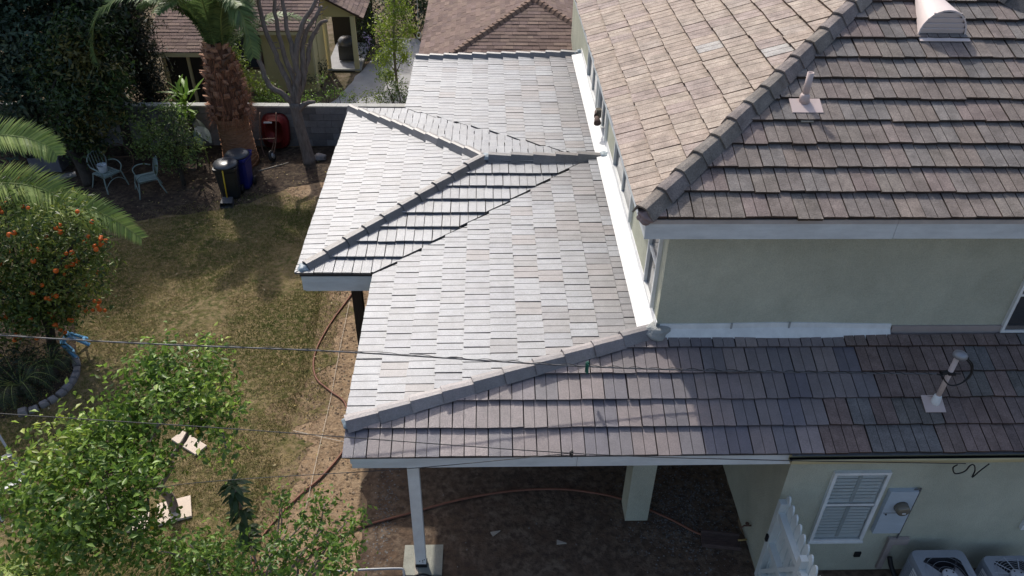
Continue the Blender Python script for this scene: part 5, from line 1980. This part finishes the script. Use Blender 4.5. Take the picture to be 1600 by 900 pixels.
# neighbours' plants
def plant(name, label, cat, base, blobs, per, size, pal, aspect=.45, stem=True, mat=None):
    t_ = thing(name, label, cat, base)
    if stem:
        b_ = MB()
        branchwork(b_, base, [(x, y, z) for x, y, z, r in blobs], .025, .006, wob=.06)
        b_.build('stem', M['barkd'], t_, True)
    leaves('crown', blobs, per, size, pal, t_, aspect=aspect, mat=mat)
    return t_


YG = [(.11, .16, .02), (.15, .21, .025), (.19, .25, .03), (.09, .13, .02)]
plant('leafy_vine', 'yellow green vine climbing beside the palm against the yellow house', 'vine', (-6.9, 22.2, 0),
      [(-7.13, 22.2, 2.4, .28), (-6.97, 22.2, 1.96, .38), (-6.8, 22.2, 1.45, .42), (-6.39, 22.2, 1.25, .34), (-7.10, 22.2, 1.3, .4), (-7.12, 22.2, 2.75, .15)], 260, .09, YG)
plant('low_hedge', 'low green ground cover trailing along the wall cap right of the palm', 'hedge', (-5.9, 22.1, 0),
      [(-6.39, 22.1, .95, .36), (-5.95, 22.1, .98, .28), (-6.7, 22.1, .9, .36), (-5.55, 22.1, .9, .26), (-6.15, 22.0, 1.1, .25)], 260, .08, GREEN)
plant('flowering_shrub', 'low mixed green shrub in front of the porch behind the wall', 'shrub', (-4.6, 22.0, 0),
      [(-4.98, 22, 1.09, .30), (-4.55, 22.2, 1.2, .28), (-4.75, 22.4, 1.38, .2), (-5.2, 22, .99, .2), (-4.25, 22, 1.1, .24)], 240, .075, GREEN)
plant('spreading_shrub', 'loose olive green shrub trailing over the wall beside the tiled roof', 'shrub', (-3.4, 22.0, 0),
      [(-3.88, 22, 1.05, .24), (-3.45, 22, 1.08, .26), (-3.05, 22, 1.0, .25)], 220, .075, YG)
plant('leafy_bush', 'dense mid green bush at the foot of the young yellow green tree', 'bush', (-2.7, 23.0, 0),
      [(-2.89, 23, .78, .42), (-2.38, 23, .68, .36), (-3.28, 23, .68, .28), (-3.03, 23, 1.35, .26), (-2.6, 22.8, 1.0, .3)], 260, .08, [(.06, .11, .02), (.08, .14, .025), (.11, .17, .03), (.15, .2, .035)])
t_ = thing('young_tree', 'slender young tree with airy yellow green leaves in the neighbouring yard', 'tree', (-2.9, 25.0, 0))
NB = [(-2.75, 25, 2.64, .5), (-3.18, 25, 2.14, .42), (-2.45, 25, 2.05, .34), (-2.92, 25, 1.54, .5), (-3.30, 25, 1.12, .36), (-2.6, 25, 1.13, .28), (-3.15, 25, .55, .36), (-2.6, 25, 3.31, .5), (-2.75, 25, 4.0, .45)]
b = MB()
b.tube(catmull([(-2.9, 25, 0), (-2.92, 25, 1.5), (-2.8, 25, 3.0), (-2.7, 25, 4.2)], 5), [.05 - .0024 * i for i in range(16)], 7)
for x, y, z, r in NB:
    b.tube([(-2.9, 25, max(.2, z - .5)), ((-2.9 + x) / 2, 25, z - .2), (x, y, z)], [.02, .014, .006], 5)
b.build('trunk', M['bark'], t_, True)
leaves('crown', NB, 420, .105, [(.20, .28, .03), (.27, .36, .045), (.32, .41, .05), (.14, .21, .03)], t_, aspect=.35, shell=.25, droop=.4)
pl_t = thing('purple_bush', 'dark bush with pale purple flower heads beside the porch post', 'bush', (-4.0, 27.5, 0))
leaves('crown', [(-4.07, 27.5, .98, .40), (-3.78, 27.5, .53, .44), (-4.2, 27.6, .4, .4), (-3.6, 27.5, .2, .36), (-4.3, 28.2, 1.4, .6), (-3.7, 28.5, 1.6, .8), (-3.4, 28.5, .8, .7)], 170, .10, DARKG, pl_t)
leaves('flowers', [(-4.05, 27.15, 1.05, .16), (-3.95, 27.1, .80, .10), (-4.15, 27.1, .55, .08)], 260, .05, [(.45, .35, .65), (.55, .48, .72), (.35, .27, .55)], pl_t, aspect=.8)
plant('potted_succulent', 'dusty green bush growing against the corner of the yellow house', 'bush', (-5.4, 25.3, 0),
      [(-5.41, 25.4, .82, .26), (-5.36, 25.4, .42, .24), (-5.65, 24.6, .6, .2)], 220, .08, [(.06, .08, .04), (.08, .10, .05), (.10, .11, .05)])
plant('shade_shrub', 'dark shrub mass behind the young tree near the garden path', 'bush', (-2.6, 30, 0),
      [(-2.6, 30, .9, .9), (-3.2, 30.5, 1.2, 1.0), (-2.2, 30.5, 1.8, .9), (-3.0, 31, 2.6, 1.2), (-4.4, 31.5, 2.4, 1.3), (-2.0, 31, .8, .8)], 90, .14, DARKG)
wg = thing('wind_chime', 'small pale hanging ornament on a thin line by the brown roof', 'ornament', (-2.1, 24.9, 1.6))
b = MB()
b.tube([(-2.1, 24.9, 3.4), (-2.1, 24.9, 1.98)], .006, 5)
b.tube([(-2.1 + .07 * math.cos(a), 24.9, 1.88 + .09 * math.sin(a)) for a in np.linspace(0, 2 * PI, 12, endpoint=False)], .018, 6, closed=True)
b.build('ring', M['white'], wg, kind='stuff')

# ------------------------------------------------------------------ garden things
def bin_(label, loc, rz, body, lid, group='wheeled bins by the palm'):
    t_ = thing('wheeled_bin', label, 'bin', loc, rz, group)
    I = Matrix.Translation(loc) @ Matrix.Rotation(rz, 4, 'Z')

    def put(o):
        o.matrix_basis = I
        o.parent = t_
        o.matrix_parent_inverse = t_.matrix_basis.inverted()
        return o
    b_ = MB()
    sec = [(.20, .16, .03), (.22, .19, .10), (.26, .25, .80), (.29, .28, .86), (.29, .28, .93), (.26, .25, .93), (.24, .23, .84)]
    V, F = [], []
    for w, d, z in sec:
        c_ = .05
        V += [(-w + c_, -d, z), (w - c_, -d, z), (w, -d + c_, z), (w, d - c_, z), (w - c_, d, z), (-w + c_, d, z), (-w, d - c_, z), (-w, -d + c_, z)]
    for i in range(len(sec) - 1):
        for k_ in range(8):
            F.append((i * 8 + k_, i * 8 + (k_ + 1) % 8, (i + 1) * 8 + (k_ + 1) % 8, (i + 1) * 8 + k_))
    F.append(tuple(range(7, -1, -1)))
    b_.add(V, F)
    put(b_.build('body', body))
    b_ = MB()
    b_.lathe([(.33, 0), (.335, .03), (.29, .07), (.15, .10), (.02, .105)], (0, -.01, .935), 20, Matrix.Diagonal((.90, .93, 1)))
    ld = put(b_.build('lid', lid, smooth=True))
    b_ = MB()
    b_.tube([(-.24, .30, .90), (-.24, .36, .90), (.24, .36, .90), (.24, .30, .90)], .016, 6)
    put(b_.build('handle', body))
    for x in (-.25, .25):
        b_ = MB()
        b_.lathe([(.02, -.03), (.11, -.028), (.12, -.015), (.12, .015), (.11, .028), (.02, .03)], (x, .20, .12), 14, Matrix.Rotation(PI / 2, 3, 'Y'))
        put(b_.build('wheel', M['black'], smooth=True))
    return t_


bin_('black wheeled bin in front, with the broom leaning before it', (-6.52, 18.10, 0), .12, M['blackbin'], M['binlid'])
bin_('blue wheeled recycling bin with a dark round lid behind the black one', (-6.36, 18.62, 0), -.15, M['bluebin'], M['binlid'])

dp = thing('lobby_dustpan', 'upright dustpan with a yellow pole standing before the black bin', 'dustpan', (-6.52, 17.68, 0))
b = MB()
b.tube([(-6.53, 17.74, .12), (-6.52, 17.80, .92)], .016, 7)
b.build('pole', M['yellowpole'], dp, True)
b = MB()
V = [(-6.68, 17.50, .02), (-6.36, 17.50, .02), (-6.38, 17.78, .02), (-6.66, 17.78, .02), (-6.67, 17.56, .13), (-6.37, 17.56, .13), (-6.39, 17.76, .20), (-6.65, 17.76, .20)]
b.add(V, [(0, 3, 2, 1), (3, 7, 6, 2), (0, 4, 7, 3), (1, 2, 6, 5), (4, 5, 6, 7)])
b.build('pan', M['binlid'], dp)

# wheelbarrow stood on end against the wall
wb = thing('wheelbarrow', 'dark red wheelbarrow leaning upright against the block wall', 'wheelbarrow', (-5.95, 20.5, 0))
b = MB()
rot = Matrix.Rotation(math.radians(72), 3, 'X')
secs = [(.24, .30, 0.0), (.36, .46, .12), (.40, .50, .22), (.385, .485, .22), (.34, .44, .12), (.22, .28, .02)]
V, F = [], []
n = 20
for w, h_, z in secs:
    for k in range(n):
        a = 2 * PI * k / n
        ca, sa = math.cos(a), math.sin(a)
        sx_ = abs(ca) ** .6 * (1 if ca > 0 else -1)
        sy_ = abs(sa) ** .6 * (1 if sa > 0 else -1)
        V.append(Vector((-5.90, 20.62, .62)) + rot @ Vector((w * sx_, h_ * sy_, -z)))
for i in range(len(secs) - 1):
    for k in range(n):
        F.append((i * n + k, i * n + (k + 1) % n, (i + 1) * n + (k + 1) % n, (i + 1) * n + k))
F.append(tuple(range(n)))
F.append(tuple(5 * n + k for k in range(n - 1, -1, -1)))
b.add(V, F)
b.build('tray', M['red'], wb, True)
MB().box((-5.98, 20.47, .97), (.22, .006, .045), mat=Matrix.Rotation(-.3, 3, 'X')).build('label_plate', M['sticker'], wb)
for s_ in (-.24, .2):
    b = MB()
    b.tube(catmull([(-5.98 + s_ * .5, 20.05, .15), (-5.98 + s_ * .9, 20.25, .45), (-5.98 + s_, 20.50, .85), (-5.98 + s_, 20.74, 1.15)], 4), .018, 6)
    b.build('handle', M['rust'], wb, True)
b = MB()
b.tube([(-6.25, 20.30, .55), (-5.8, 20.25, .60)], .015, 6)
b.tube([(-5.8, 20.25, .6), (-5.95, 20.02, .15)], .015, 6)
b.build('strut', M['rust'], wb, kind='stuff')
b = MB()
b.lathe([(.05, -.04), (.13, -.045), (.16, -.02), (.16, .02), (.13, .045), (.05, .04)], (-5.90, 20.05, .17), 16, Matrix.Rotation(PI / 2 - .35, 3, 'Y') @ Matrix.Rotation(.2, 3, 'X'))
wh = b.build('wheel', M['black'], wb, True)
b = MB()
b.lathe([(.03, -.05), (.085, -.046), (.085, .046), (.03, .05)], (-5.90, 20.05, .17), 12, Matrix.Rotation(PI / 2 - .35, 3, 'Y') @ Matrix.Rotation(.2, 3, 'X'))
b.build('hub', M['alum'], wh, True)
b = MB()
b.tube([(-6.15, 19.45, .03), (-5.45, 19.93, .03)], .016, 6)
tag(b.build('wooden_stick', M['stick'], smooth=True), 'pale straight stick lying on the soil by the wheelbarrow', 'stick')
lump_o = lump('rock', (-4.62, 20.15, .08), .15, M['stone'], None, 31, (1.2, .9, .7))
tag(lump_o, 'rounded rock beside the foot of the bare tree', 'rock')
b = MB()
b.lathe([(.05, 0), (.075, .02), (.08, .10), (.06, .16), (.09, .19), (.05, .22)], (-4.05, 19.3, 0), 12)
b.tube([(-4.05, 19.3, .2), (-4.03, 19.32, .42)], [.05, .03], 8)
fm = b.build('terracotta_ornament', material('terracotta', (.28, .13, .07), bump=.2), smooth=True, kind=None)
tag(fm, 'small terracotta ornament on the soil near the tiled roof corner', 'ornament')


# wrought iron chairs
def chair(label, loc, rz):
    t_ = thing('garden_chair', label, 'chair', loc, rz, 'turquoise garden chairs')
    I = Matrix.Translation(loc) @ Matrix.Rotation(rz, 4, 'Z')

    def put(o):
        o.matrix_basis = I
        o.parent = t_
        o.matrix_parent_inverse = t_.matrix_basis.inverted()
        return o
    # front of the seat is -y
    b_ = MB()
    b_.tube([(-.25, -.23, .42), (.25, -.23, .42), (.23, .23, .42), (-.23, .23, .42)], .016, 6, closed=True)
    put(b_.build('seat_frame', M['turq'], smooth=True))
    for i in range(6):
        x = -.195 + i * .078
        put(MB().box((x, 0, .436), (.060, .47, .014)).build('slat', M['turq']))
    for sx_ in (-1, 1):
        b_ = MB()
        b_.tube(catmull([(sx_ * .25, -.23, .43), (sx_ * .28, -.26, .25), (sx_ * .31, -.31, 0)], 4), .017, 6)
        put(b_.build('leg', M['turq'], smooth=True))
        b_ = MB()
        b_.tube(catmull([(sx_ * .23, .23, .43), (sx_ * .25, .27, .25), (sx_ * .29, .36, 0)], 4), .017, 6)
        put(b_.build('leg', M['turq'], smooth=True))
        b_ = MB()
        b_.tube(catmull([(sx_ * .25, -.22, .43), (sx_ * .30, -.24, .58), (sx_ * .32, -.12, .66), (sx_ * .31, .05, .66), (sx_ * .26, .20, .62)], 4), .016, 6)
        put(b_.build('armrest', M['turq'], smooth=True))
    b_ = MB()
    b_.tube(catmull([(-.31, -.28, .14), (-.15, -.29, .30), (0, -.29, .34), (.15, -.29, .30), (.31, -.28, .14)], 4), .010, 5)
    put(b_.build('front_brace', M['turq'], smooth=True))
    b_ = MB()
    b_.tube([(.25 * math.cos(a), .24 + .03 * math.sin(a) + .08 * (.5 + .5 * math.sin(a)), .68 + .25 * math.sin(a)) for a in np.linspace(0, 2 * PI, 20, endpoint=False)], .016, 6, closed=True)
    bk = put(b_.build('backrest', M['turq'], smooth=True))
    for x in (-.15, -.075, 0, .075, .15):
        h_ = .25 * math.sqrt(max(0, 1 - (x / .25) ** 2))
        b_ = MB()
        b_.tube([(x, .25, .68 - h_), (x, .325, .68 + h_)], .008, 5)
        o = put(b_.build('spindle', M['turq'], smooth=True))
        o.parent = bk
        o.matrix_parent_inverse = Matrix.Identity(4)
        o.matrix_basis = Matrix.Identity(4)
    return t_


chair('turquoise iron garden chair under the round shrub, its seat empty', (-8.68, 18.35, 0), -1.05)
chair('turquoise iron garden chair holding a white pot on its seat', (-9.78, 18.62, 0), 1.0)
wp = thing('flower_pot', 'white handled pot with a bit of green standing on the left garden chair', 'pot', (-9.85, 18.62, .445))
b = MB()
b.lathe([(.085, 0), (.10, .02), (.125, .20), (.12, .21), (.10, .19)], (-9.85, 18.62, .445), 16)
b.build('pot', M['pot'], wp, True)
b = MB()
b.tube(catmull([(-9.97, 18.62, .60), (-9.92, 18.5, .68), (-9.82, 18.48, .66), (-9.74, 18.6, .60)], 4), .008, 5)
b.build('handle', M['black'], wp, True)
leaves('sprout', [(-9.88, 18.65, .72, .09)], 400, .05, GREEN, wp, kind='stuff')
wr = thing('wire_hoop', 'round wire hoop standing in the shade behind the left chair', 'hoop', (-9.95, 19.4, 0))
b = MB()
b.tube([(-9.75 + .38 * math.cos(a), 19.4 + .10 * math.sin(a), .42 + .38 * math.sin(a)) for a in np.linspace(0, 2 * PI, 26, endpoint=False)], .014, 6, closed=True)
b.build('hoop', M['rust'], wr, True)
b = MB()
b.tube([(-10.13, 19.4, .45), (-9.37, 19.4, .48)], .011, 6)
b.build('spoke', M['rust'], wr, True)
cr = thing('storage_crate', 'dark plastic crate of oddments in the deep shade at the left', 'crate', (-11.75, 19.7, 0), .2)
b = MB()
for c_, d_ in (((-11.75, 19.40, .22), (.80, .03, .40)), ((-11.75, 20.0, .22), (.80, .03, .40)), ((-12.14, 19.7, .22), (.03, .57, .40)), ((-11.36, 19.7, .22), (.03, .57, .40)), ((-11.75, 19.7, .04), (.75, .57, .03))):
    b.box(c_, d_)
b.build('box', M['crate'], cr, kind=None)
lump('bundle', (-11.75, 19.7, .30), .20, M['metal'], cr, 41, (1.3, .9, .6))
b = MB()
b.box((-11.25, 19.1, .03), (.7, .25, .03), rz=.5)
tag(b.build('kindling_stick', M['alum']), 'pale thin slat lying on the soil in front of the crate', 'slat')

plant('fern_clump', 'dark low ferny growth filling the stone edged bed under the orange tree', 'plant', (-8.7, 11.2, 0),
      [(-8.5, 10.75, .22, .34), (-8.9, 10.7, .3, .42), (-8.25, 11.2, .25, .30), (-8.7, 11.3, .45, .45), (-9.2, 11.2, .5, .5), (-9.4, 10.5, .3, .45), (-8.2, 11.65, .3, .28)], 260, .11, [(.022, .036, .016), (.03, .05, .02), (.04, .06, .022), (.05, .05, .025)], aspect=.22)
# blue step stool lying on its side
st = thing('step_stool', 'blue plastic step stool tipped over under the orange tree', 'stool', (-8.2, 12.15, 0))
Rs = (Vector((-.62, -.10, .75)).to_track_quat('Z', 'Y') @ Matrix.Rotation(.5, 3, 'Z').to_quaternion()).to_matrix()
c0 = Vector((-8.02, 12.05, .25))


def sbox(name, c_, d_):
    MB().box(c0 + Rs @ Vector(c_), d_, mat=Rs).build(name, M['bluestool'], st)


sbox('seat', (0, 0, .16), (.30, .24, .03))
for x in (-1, 1):
    for y in (-1, 1):
        MB().bar(c0 + Rs @ Vector((x * .13, y * .10, .15)), c0 + Rs @ Vector((x * .21, y * .17, -.22)), .055, .04).build('leg', M['bluestool'], st)
for y in (-1, 1):
    MB().bar(c0 + Rs @ Vector((-.19, y * .155, -.14)), c0 + Rs @ Vector((.19, y * .155, -.14)), .045, .035).build('rail', M['bluestool'], st)

# curved stone edging
C = catmull([(-7.95, 11.85), (-7.78, 11.5), (-7.74, 11.1), (-7.85, 10.75), (-8.1, 10.48), (-8.4, 10.32)], 12)
d_ = np.cumsum([0] + [math.dist(C[i], C[i + 1]) for i in range(len(C) - 1)])
ed = thing('stone_edging', 'curved row of pale edging stones round the dark bed', 'edging', (-7.8, 11.0, 0))
for i, s_ in enumerate(np.arange(.05, d_[-1], .17)):
    k = int(np.searchsorted(d_, s_)) - 1
    p, q_ = C[k], C[min(k + 1, len(C) - 1)]
    a = math.atan2(q_[1] - p[1], q_[0] - p[0])
    b = MB()
    w_, l_, h_ = .13 * rng.uniform(.85, 1.15), .155 * rng.uniform(.9, 1.05), .10 * rng.uniform(.8, 1.2)
    V = []
    for z, k_ in ((0, 1), (h_ * .7, 1.0), (h_, .78)):
        for sx_, sy_ in ((-1, -1), (1, -1), (1, 1), (-1, 1)):
            x_, y_ = sx_ * l_ / 2 * k_, sy_ * w_ / 2 * k_
            aa = a + rng.normal(0, .02)
            V.append((p[0] + x_ * math.cos(aa) - y_ * math.sin(aa), p[1] + x_ * math.sin(aa) + y_ * math.cos(aa), z))
    F = [(8, 9, 10, 11)]
    for r_ in (0, 4):
        for q in range(4):
            F.append((r_ + q, r_ + (q + 1) % 4, r_ + 4 + (q + 1) % 4, r_ + 4 + q))
    b.add(V, F)
    b.build('stone', M['stone'], ed)
b = MB()
b.add([(x, y, .016) for x, y in [(-7.95, 11.9), (-7.78, 11.5), (-7.74, 11.1), (-7.85, 10.75), (-8.1, 10.48), (-8.5, 10.28), (-9.0, 10.2), (-12, 10.3), (-12, 14), (-8.6, 13.4)]], [tuple(range(10))])
o = b.build('garden_bed', M['soil'])
o['kind'] = 'structure'

# aluminium stepladder at the left edge
ld = thing('stepladder', 'aluminium stepladder standing at the left edge behind the lemon tree', 'ladder', (-8.1, 9.3, 0))
A0, A1 = Vector((-7.45, 8.75, .42)), Vector((-8.35, 9.65, 1.55))
off = Vector((-.42, -.36, 0))
up_l = []
for k, o_ in enumerate((Vector((0, 0, 0)), off)):
    b = MB()
    d = (A1 - A0)
    b.bar(A0 - d * .37 + o_, A1 + d * .3 + o_, .035, .07)
    b.build('rail', M['alum'], ld)
for k in range(6):
    p = A0 + (A1 - A0) * (k * .26 - .1)
    b = MB()
    b.bar(p, p + off, .09, .03)
    b.build('step', M['alum'], ld)

# pale boards under the tree
for lab, (x, y), rz, (w_, l_) in (('pale square board with a clipped corner lying under the lemon tree trunk', (-4.93, 8.20), .33, (.50, .42)),
                                 ('smaller pale board beside the square one, left of the trunk', (-5.42, 7.98), .2, (.30, .30)),
                                 ('narrow pale board lying further back on the grass under the tree', (-5.12, 9.62), -.6, (.62, .24))):
    b = MB()
    b.box((x, y, .045), (w_, l_, .045), rz=rz)
    tag(b.build('pale_board', M['board']), lab, 'board')

# hoses and string
HOSE = [(-2.6, 15.0), (-2.94, 13.8), (-3.23, 12.83), (-3.37, 11.94), (-3.25, 11.29), (-2.93, 10.91), (-2.61, 10.6), (-2.47, 10.12), (-2.44, 9.51), (-2.72, 8.89), (-3.02, 8.49), (-3.32, 8.0), (-3.5, 7.5), (-3.4, 7.1), (-2.9, 7.2), (-2.37, 7.63), (-1.96, 7.86), (-1.23, 8.1), (-.43, 8.36), (.4, 8.52), (1.14, 8.55), (1.66, 8.48), (2.18, 8.33), (2.83, 7.97), (3.27, 7.66), (3.6, 7.55), (3.82, 7.52)]
b = MB()
b.tube(catmull([(x, y, .034) for x, y in HOSE], 7), .018, 7)
tag(b.build('garden_hose', M['hose'], smooth=True), 'long brown hose snaking over the dirt and under the carport', 'hose')
b = MB()
b.tube(catmull([(-2.92, 13.6, .05), (-2.9, 11.9, .04), (-2.87, 10.6, .04), (-2.88, 9.4, .045), (-2.88, 8.2, .04)], 6), .004, 5)
lump_s = b.build('string_line', M['string'], smooth=True)
tag(lump_s, 'pale string line stretched along the dirt strip', 'string')
b = MB()
b.tube(catmull([(-3.4, 9.9, .03), (-2.9, 9.75, .035), (-2.4, 9.62, .03), (-1.95, 9.64, .03)], 6), .005, 5)
tag(b.build('string_line', M['string'], smooth=True), 'pale string lying crosswise on the dirt near the roof corner', 'string')
b = MB()
b.tube(catmull([(-2.35, 7.02, .10), (-1.8, 7.05, .10), (-1.32, 7.06, .10), (-1.24, 7.04, .09), (-1.22, 6.95, .03)], 5), .018, 7)
tag(b.build('grey_pipe', M['metal'], smooth=True), 'grey plastic pipe with a bend beside the carport post footing', 'pipe')
b = MB()
b.tube(catmull([(-1.9, 6.85, .03), (-1.3, 6.88, .06), (-.95, 6.98, .07), (-.7, 6.86, .05), (-.5, 6.7, .02)], 5), .016, 6)
tag(b.build('black_cord', M['black'], smooth=True), 'black cord running past the foot of the carport post', 'cord')
b = MB()
b.box((-1.06, 7.2, .042), (.05, .42, .012), rz=.06)
tag(b.build('wood_scrap', M['stick']), 'thin tan wood scrap lying on the concrete footing', 'scrap')
for lab, (x, y), a in (('small wedge of scrap wood on the dark carport soil, left one', (.13, 7.72), .5), ('small wedge of scrap wood on the dark carport soil, nearer the column', (1.13, 7.52), -.1)):
    b = MB()
    ca, sa = math.cos(a), math.sin(a)
    P = [(x + u * ca - v * sa, y + u * sa + v * ca) for u, v in ((-.07, -.03), (.08, .0), (-.07, .05))]
    b.slab([(p[0], p[1], .035) for p in P], .022)
    tag(b.build('wood_wedge', M['stick']), lab, 'scrap')

# plank box by the carport wall
pb = thing('plank_tray', 'weathered brown plank with raised edges lying by the carport wall', 'plank', (3.58, 7.5, 0))
b = MB()
b.box((3.58, 7.49, .06), (.58, .26, .035), rz=-.14)
b.build('plank', M['plank'], pb)
for y in (-.12, .12):
    MB().box((3.58 + .14 * y, 7.49 + y, .10), (.58, .03, .05), rz=-.14).build('edge', M['plank'], pb)
b = MB()
b.tube([(3.84, 7.47, .10), (3.97, 7.47, .12)], .016, 6)
tag(b.build('brass_nozzle', material('brass', (.45, .33, .14), metal=.6, bump=0), smooth=True), 'short tan hose end joining the wall tap by the plank', 'nozzle')

# yellow corrugated pipe at the lower left edge
b = MB()
P = catmull([(-7.1, 5.9, 1.1), (-6.6, 6.2, 1.12), (-6.1, 6.25, 1.08), (-5.7, 6.22, 1.0)], 12)
b.tube(P, [.045 + .012 * (i % 2) for i in range(len(P))], 8)
tag(b.build('corrugated_pipe', M['yellowpole']), 'yellow corrugated pipe poking out at the lower left edge', 'pipe')

# ------------------------------------------------------------------ picket gate
gt = thing('picket_gate', 'white picket gate standing open at the corner of the green wall', 'gate', (4.03, 6.8, 0))
gx = 4.045
for i in range(11):
    y = 6.84 - i * .152
    w_, h0 = .130, .08
    prof_ = [(-w_ / 2, h0), (w_ / 2, h0), (w_ / 2, 1.76)] + [(w_ / 2 * math.cos(a), 1.76 + .15 * math.sin(a)) for a in np.linspace(.25, PI - .25, 7)] + [(-w_ / 2, 1.76)]
    n = len(prof_)
    V = [(gx + .012, y + p[0], p[1]) for p in prof_] + [(gx - .012, y + p[0], p[1]) for p in prof_]
    F = [tuple(range(n)), tuple(range(2 * n - 1, n - 1, -1))] + [(q, q + n, (q + 1) % n + n, (q + 1) % n) for q in range(n)]
    b = MB()
    b.add(V, F)
    b.build('picket', M['vinyl'], gt)
for z in (1.56, .90, .28):
    b = MB()
    b.box((gx - .055, 6.08, z), (.085, 1.62, .10))
    b.build('rail', M['vinyl'], gt)
for y in (6.86, 5.98):
    b = MB()
    b.box((gx - .058, y, .93), (.095, .095, 1.70))
    b.build('stile', M['vinyl'], gt)
b = MB()
b.bar((gx - .06, 6.78, .32), (gx - .06, 6.02, 1.50), .06, .06)
b.build('brace', M['vinyl'], gt)
MB().box((gx - .12, 6.86, 1.0), (.03, .05, .12)).build('latch', M['black'], gt)

# ------------------------------------------------------------------ air conditioners
def condenser(label, x, y, w_, d__, h_, full_grille):
    t_ = thing('air_conditioner', label, 'air conditioner', (x, y, 0), 0, 'condensers by the wall')
    def rr(k_, z, rad=.09):
        out = []
        hw_, hd_ = w_ / 2 * k_, d__ / 2 * k_
        for cx_, cy_, a0 in ((hw_ - rad, -hd_ + rad, -PI / 2), (hw_ - rad, hd_ - rad, 0), (-hw_ + rad, hd_ - rad, PI / 2), (-hw_ + rad, -hd_ + rad, PI)):
            for q in range(5):
                a = a0 + PI / 2 * q / 4
                out.append((x + cx_ + rad * math.cos(a), y + cy_ + rad * math.sin(a), z))
        return out
    n_ = 20
    lo_, hi_ = rr(1, .06), rr(1, h_ - .05)
    top_ = rr(.97, h_)
    R_ = min(w_, d__) * .45
    ang = [math.atan2(p[1] - y, p[0] - x) for p in top_]
    hole = [(x + R_ * math.cos(a), y + R_ * math.sin(a), h_ + .004) for a in ang]
    hole2 = [(p[0], p[1], h_ - .22) for p in hole]
    V = lo_ + hi_ + top_ + hole + hole2
    F = []
    for L_ in range(3):
        for q in range(n_):
            F.append((L_ * n_ + q, L_ * n_ + (q + 1) % n_, (L_ + 1) * n_ + (q + 1) % n_, (L_ + 1) * n_ + q))
    b_ = MB()
    b_.add(V, F)
    b_.build('casing', M['acmetal'], t_)
    b_ = MB()
    b_.add(hole2 + hole, [tuple(range(n_))] + [(n_ + q, n_ + (q + 1) % n_, (q + 1) % n_, q) for q in range(n_)])
    b_.build('fan_well', M['acdark'], t_)
    # coil louvres on the sides
    b_ = MB()
    for z in np.arange(.14, h_ - .12, .045):
        b_.box((x, y - d__ / 2 - .002, z), (w_ * .8, .012, .012))
        b_.box((x - w_ / 2 - .002, y, z), (.012, d__ * .8, .012))
    b_.build('side_louvre', M['acmetal'], t_, kind='stuff')
    for k_ in range(3):
        a = k_ * 2 * PI / 3 + .5
        b_ = MB()
        ca, sa = math.cos(a), math.sin(a)
        P = [(.06, -.05, .02), (R_ * .92, -.13, .03), (R_ * .94, .10, -.05), (.06, .05, -.02)]
        b_.add([(x + u * ca - v * sa, y + u * sa + v * ca, h_ - .10 + z) for u, v, z in P], [(0, 1, 2, 3)])
        b_.build('fan_blade', M['fan'], t_)
    b_ = MB()
    b_.lathe([(.10, -.02), (.10, .02), (.085, .03)], (x, y, h_ + .005), 16)
    cp = b_.build('fan_cap', M['fan'], t_, True)
    for a in np.linspace(.5, 2 * PI + .5, 5)[:-1]:
        b_ = MB()
        b_.lathe([(.012, 0), (.012, .006)], (x + .062 * math.cos(a), y + .062 * math.sin(a), h_ + .034), 8)
        b_.build('bolt', M['black'], cp)
    for k_ in range(4 if not full_grille else 10):
        a = k_ * 2 * PI / (4 if not full_grille else 10) + (.6 if not full_grille else .2)
        b_ = MB()
        b_.bar((x + .09 * math.cos(a), y + .09 * math.sin(a), h_ + .004), (x + R_ * math.cos(a + .25), y + R_ * math.sin(a + .25), h_ + .006), .010 if full_grille else .022, .008)
        b_.build('grille_arm', M['fan'] if full_grille else M['acdark'], t_)
    rings = np.arange(.14, R_, .035 if full_grille else .085)
    b_ = MB()
    for r_ in rings:
        b_.tube([(x + r_ * math.cos(a), y + r_ * math.sin(a), h_ + .008) for a in np.linspace(0, 2 * PI, 36, endpoint=False)], .0022, 4, closed=True)
    b_.build('grille_ring', M['fan'] if full_grille else M['acmetal'], t_, kind='stuff')
    MB().box((x - w_ / 2 - .004, y + .12, h_ - .20), (.004, .16, .20)).build('label_sticker', M['sticker'], t_)
    return t_


condenser('larger grey condenser with a wide dark fan opening by the green wall', 6.38, 6.36, .78, .86, .78, False)
condenser('smaller grey condenser with a spoked grille at the right edge', 7.42, 6.42, .72, .68, .66, True)
b = MB()
b.tube(catmull([(5.86, 6.9, .45), (5.90, 6.8, .30), (5.95, 6.6, .22), (6.02, 6.45, .25)], 5), .035, 8)
tag(b.build('refrigerant_line', M['black'], smooth=True), 'thick black insulated line from the wall to the larger condenser', 'pipe')
